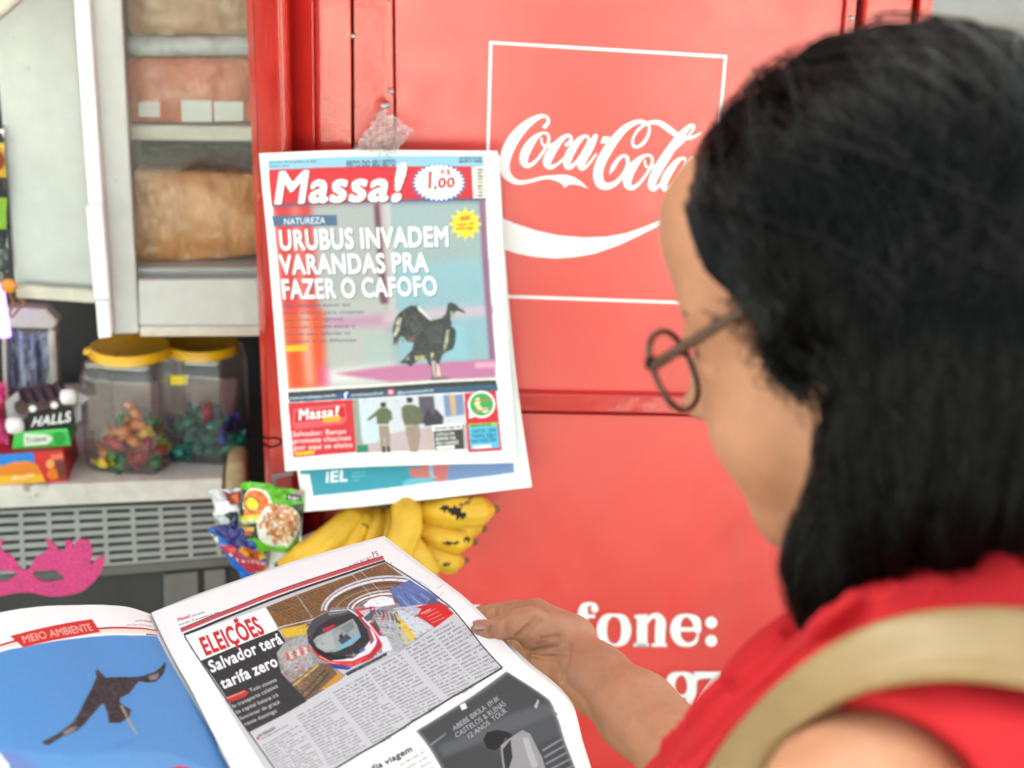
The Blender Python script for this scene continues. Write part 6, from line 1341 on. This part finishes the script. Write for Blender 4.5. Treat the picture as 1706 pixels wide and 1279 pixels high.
# hair: a shell that follows the head and falls to the shoulder, covered with strands
hr = Field(allp.min(0) - .08, allp.max(0) + .08, .0030)
hr.ell(H(-.012, .046, 0), HAX, (.104, .086, .085), .02)
hr.ell(H(-.03, .045, .01), HAX, (.095, .085, .088), .03)
_n = HF * .85 - HU * .527; _c = float(_n @ H(.000, 0, 0)); hr.cut(_n, _c)
hr.path([(P(1600, 400, .662), .045), (P(1618, 560, .640), .045), (P(1600, 720, .650), .040), (P(1562, 860, .676), .038), (P(1532, 945, .694), .034)], .02)
hr.path([(P(1720, 420, .68), .055), (P(1720, 620, .655), .055), (P(1680, 750, .665), .045)], .03)
hr.path([(P(1630, 560, .67), .05), (P(1600, 760, .675), .045), (P(1560, 880, .70), .038)], .02)
hr.path([(P(1440, 840, .655), .003), (P(1424, 920, .665), .0085), (P(1416, 975, .675), .009)], .006, True); hr.path([(P(1436, 850, .69), .004), (P(1420, 980, .70), .009)], .006, True)
_X = [hr.lo[k] + hr.h * np.arange(hr.s[k]) for k in range(3)]                     # long locks: ridges that run down the fall of the hair
_dot = lambda v: (_X[0] * v[0])[:, None, None] + (_X[1] * v[1])[None, :, None] + (_X[2] * v[2])[None, None, :]
_a = _dot(CR * .93 - HF * .25 + CF * .30); _z = _dot(np.array([0, 0, 1.0])); _lowf = np.clip((HO[2] + .06 - _z) / .16, 0, 1)
hr.d = (hr.d + (.0009 + .0027 * _lowf) * (np.sin(_a * 210 + 2.2 * np.sin(_z * 17 + 1)) + .7 * np.sin(_a * 395 + 1.7 + 1.6 * np.sin(_z * 29))) - .0025 * _lowf * np.sin(_z * 46 + _a * 25)).astype(np.float32)
hr.path([(P(1470, 740, .668), .017), (P(1430, 860, .682), .016), (P(1396, 935, .690), .017), (P(1404, 985, .690), .0135), (P(1450, 990, .690), .012)], .012)
Vh, Qh = hr.surf(3)
hbase = field_obj("hair", Vh, Qh, hairm, person); WORG[hbase] = WORG[person]
# strands
Nh = vnormals(Vh, Qh); gsm = hr.grad(Vh[:200]); 
down = np.array([0, 0, -1.0])
def grow(seeds, steps, step, lift, jit, curl, clump):
    p = seeds.copy(); out = [p.copy()]; n = len(p); ph = nrg.uniform(0, 6.28, n); fr = nrg.uniform(20, 60, n); dv = None
    side = nrg.normal(size=(n, 3)) * jit + clump; L = lift
    for k in range(steps):
        gd = hr.grad(p); gd /= np.linalg.norm(gd, axis=1)[:, None] + 1e-9
        rel = p - HO; uu = rel @ HU; ff = rel @ HF
        d = down * 1.0 - HF * np.clip(.25 + uu * 7 + ff * 5, 0, 1.3)[:, None] + HS * .25 * np.clip(uu * 10, 0, 1)[:, None] + side + (np.cos(ph + fr * k * step)[:, None] * CR) * curl
        d = d - gd * (d * gd).sum(1)[:, None]; d /= np.linalg.norm(d, axis=1)[:, None] + 1e-9
        dv = d if dv is None else .6 * dv + .4 * d; dv /= np.linalg.norm(dv, axis=1)[:, None] + 1e-9
        p = p + dv * step; s = hr.sample(p)[:, None]; lost = s[:, 0] > .016; p[lost] = out[-1][lost]; gd = hr.grad(p); gd /= np.linalg.norm(gd, axis=1)[:, None] + 1e-9
        near_cut = np.where(uu > -.01, np.clip((_c - p @ _n) / .045, .04, 1), 1); p = p + gd * np.clip((L * near_cut)[:, None] - s, -.004, .004); out.append(p.copy())
    return np.stack(out, 1)
relv = Vh - HO; ok = np.where((relv @ HU > -.02) & (Nh @ _n < .75))[0]
def strands(n, steps, step, r, jit, curl, lmin, lmax, sub=None, ng=320):
    i = nrg.choice(ok if sub is None else sub, n); sd = Vh[i] + nrg.normal(size=(n, 3)) * .0015
    gi = nrg.choice(n, min(ng, n), replace=False); near = np.argmin(((sd[:, None] - sd[gi][None]) ** 2).sum(-1), 1)      # locks of hair
    gl, gs = nrg.uniform(0, 1, len(gi)) ** 2, nrg.normal(size=(len(gi), 3)) * jit * 1.3
    C = grow(sd, steps, step, lmin + (lmax - lmin) * (.7 * gl[near] + .3 * nrg.uniform(0, 1, n)), jit * .35, curl, gs[near]); tone = nrg.uniform(0, 1, len(gi))[near] ** 2
    m = C.shape[1]; T = np.gradient(C, axis=1); T /= np.linalg.norm(T, axis=2)[..., None] + 1e-9
    A = np.cross(T, CF + .3 * CU); A /= np.linalg.norm(A, axis=2)[..., None] + 1e-9; B3 = np.cross(T, A)
    rad = (r * nrg.uniform(.6, 1.4, n)[:, None] * np.minimum(1, 1.15 * np.linspace(1, 0, m))[None] + .00008)[..., None]
    R3 = np.stack([C + rad * (A * math.cos(t) + B3 * math.sin(t)) for t in (0, 2.094, 4.189)], 2)
    idx = np.arange(n * m * 3).reshape(n, m, 3); q = np.stack([idx[:, :-1], np.roll(idx[:, :-1], -1, 2), np.roll(idx[:, 1:], -1, 2), idx[:, 1:]], -1).reshape(-1, 4)
    cl = np.repeat((.0010 + .0050 * tone)[:, None] * np.array([1, .92, .9]), m * 3, 0)
    return R3.reshape(-1, 3), q, cl
parts = [strands(7000, 42, .0105, .0006, .13, .10, .0002, .0085, ng=150), strands(900, 42, .0105, .0004, .24, .22, .004, .014, ng=300)]
Vs, Qs, Cs, o0 = [], [], [], 0
for v, q, cl in parts: Vs.append(v); Qs.append(q + o0); Cs.append(cl); o0 += len(v)
hs = field_obj("hair_strands", np.concatenate(Vs), np.concatenate(Qs), hair_st, hbase)
c4 = np.ones((o0, 4), np.float32); c4[:, :3] = np.concatenate(Cs); hs.data.color_attributes.new("Col", 'FLOAT_COLOR', 'POINT').data.foreach_set("color", c4.ravel())
# loose curls by the temple
b = MB()
for k in range(85):
    fu = rnd.uniform(-.006, .042); p0 = H(.012 + .45 * max(0, fu) + rnd.uniform(-.006, .012), fu, .073 + rnd.uniform(0, .008) - .25 * max(0, fu - .03)); a0 = rnd.uniform(0, 6); L = rnd.uniform(.012, .034); pts = []
    for t in np.linspace(0, 1, 10): pts.append(p0 + HF * (.010 * math.sin(a0 + 5 * t) - .012 * t) - HU * L * t + HS * (.003 + .003 * math.sin(a0 * 2 + 6 * t)))
    b.tube(pts, np.linspace(.0005, .0001, 10), 4)
b.build("temple_curls", mat("brown_hair", (.06, .022, .010), .45, .4, noise=(80, .3)), hbase, smooth=True)

# glasses and earring
gl_t = thing("eyeglasses", H(.1, .01, 0), "round brown framed eyeglasses on the woman's face", "glasses")
frm = mat("brown_acetate", (.070, .032, .016), .3, .45, noise=(90, .4))
LENS = clear_mat("lens", (.99, .99, .99), .02, .008, edge=.12)
for s in (-1, 1):
    cen = H(.102, .008, .041 * s); ux = HS * s * math.cos(.18) - HF * math.sin(.18); uy = HU * .985 + HF * .12
    loop = [cen + ux * .0265 * np.sign(math.cos(t)) * abs(math.cos(t)) ** .85 + uy * .0225 * np.sign(math.sin(t)) * abs(math.sin(t)) ** .85 for t in np.linspace(0, 2 * math.pi, 40, endpoint=False)]
    b = MB(); b.tube(loop, .0018, 8, closed=True); b.build("rim", frm, gl_t, smooth=True)
    b = MB(); b.add([cen + (q - cen) * .97 for q in loop], [tuple(range(40))]); b.build("lens", LENS, gl_t)
    b = MB(); hp = cen + ux * .028 + uy * .010; b.tube(spline([hp, hp - HF * .006 + HS * s * .002, H(.06, .026, .078 * s), H(.01, .036, .083 * s), H(-.012, .020, .083 * s)], 6), .0023, 8, flat=1.3); b.build("temple_arm", frm, gl_t, smooth=True)
    b = MB(); b.tube([hp + uy * .001, hp + HF * .001 - HF * .006], .0036, 10); b.build("hinge", M['black'], gl_t, smooth=True)
b = MB(); b.tube(spline([H(.110, .012, .0145), H(.114, .015, 0), H(.110, .012, -.0145)], 6), .0016, 8); b.build("bridge", frm, gl_t, smooth=True)
ec = H(.008, -.036, .0795); b = MB(); b.lathe(ec, [(.0001, .008), (.0045, .0065), (.0065, 0), (.0065, -.010), (.0045, -.017), (.0001, -.019)], 16); o = b.build("earring", mat("dark_bead", (.012, .011, .013), .5, .25, noise=(60, .2)), smooth=True); tag(o, "dark drop earring half hidden under the woman's black hair", "earring")
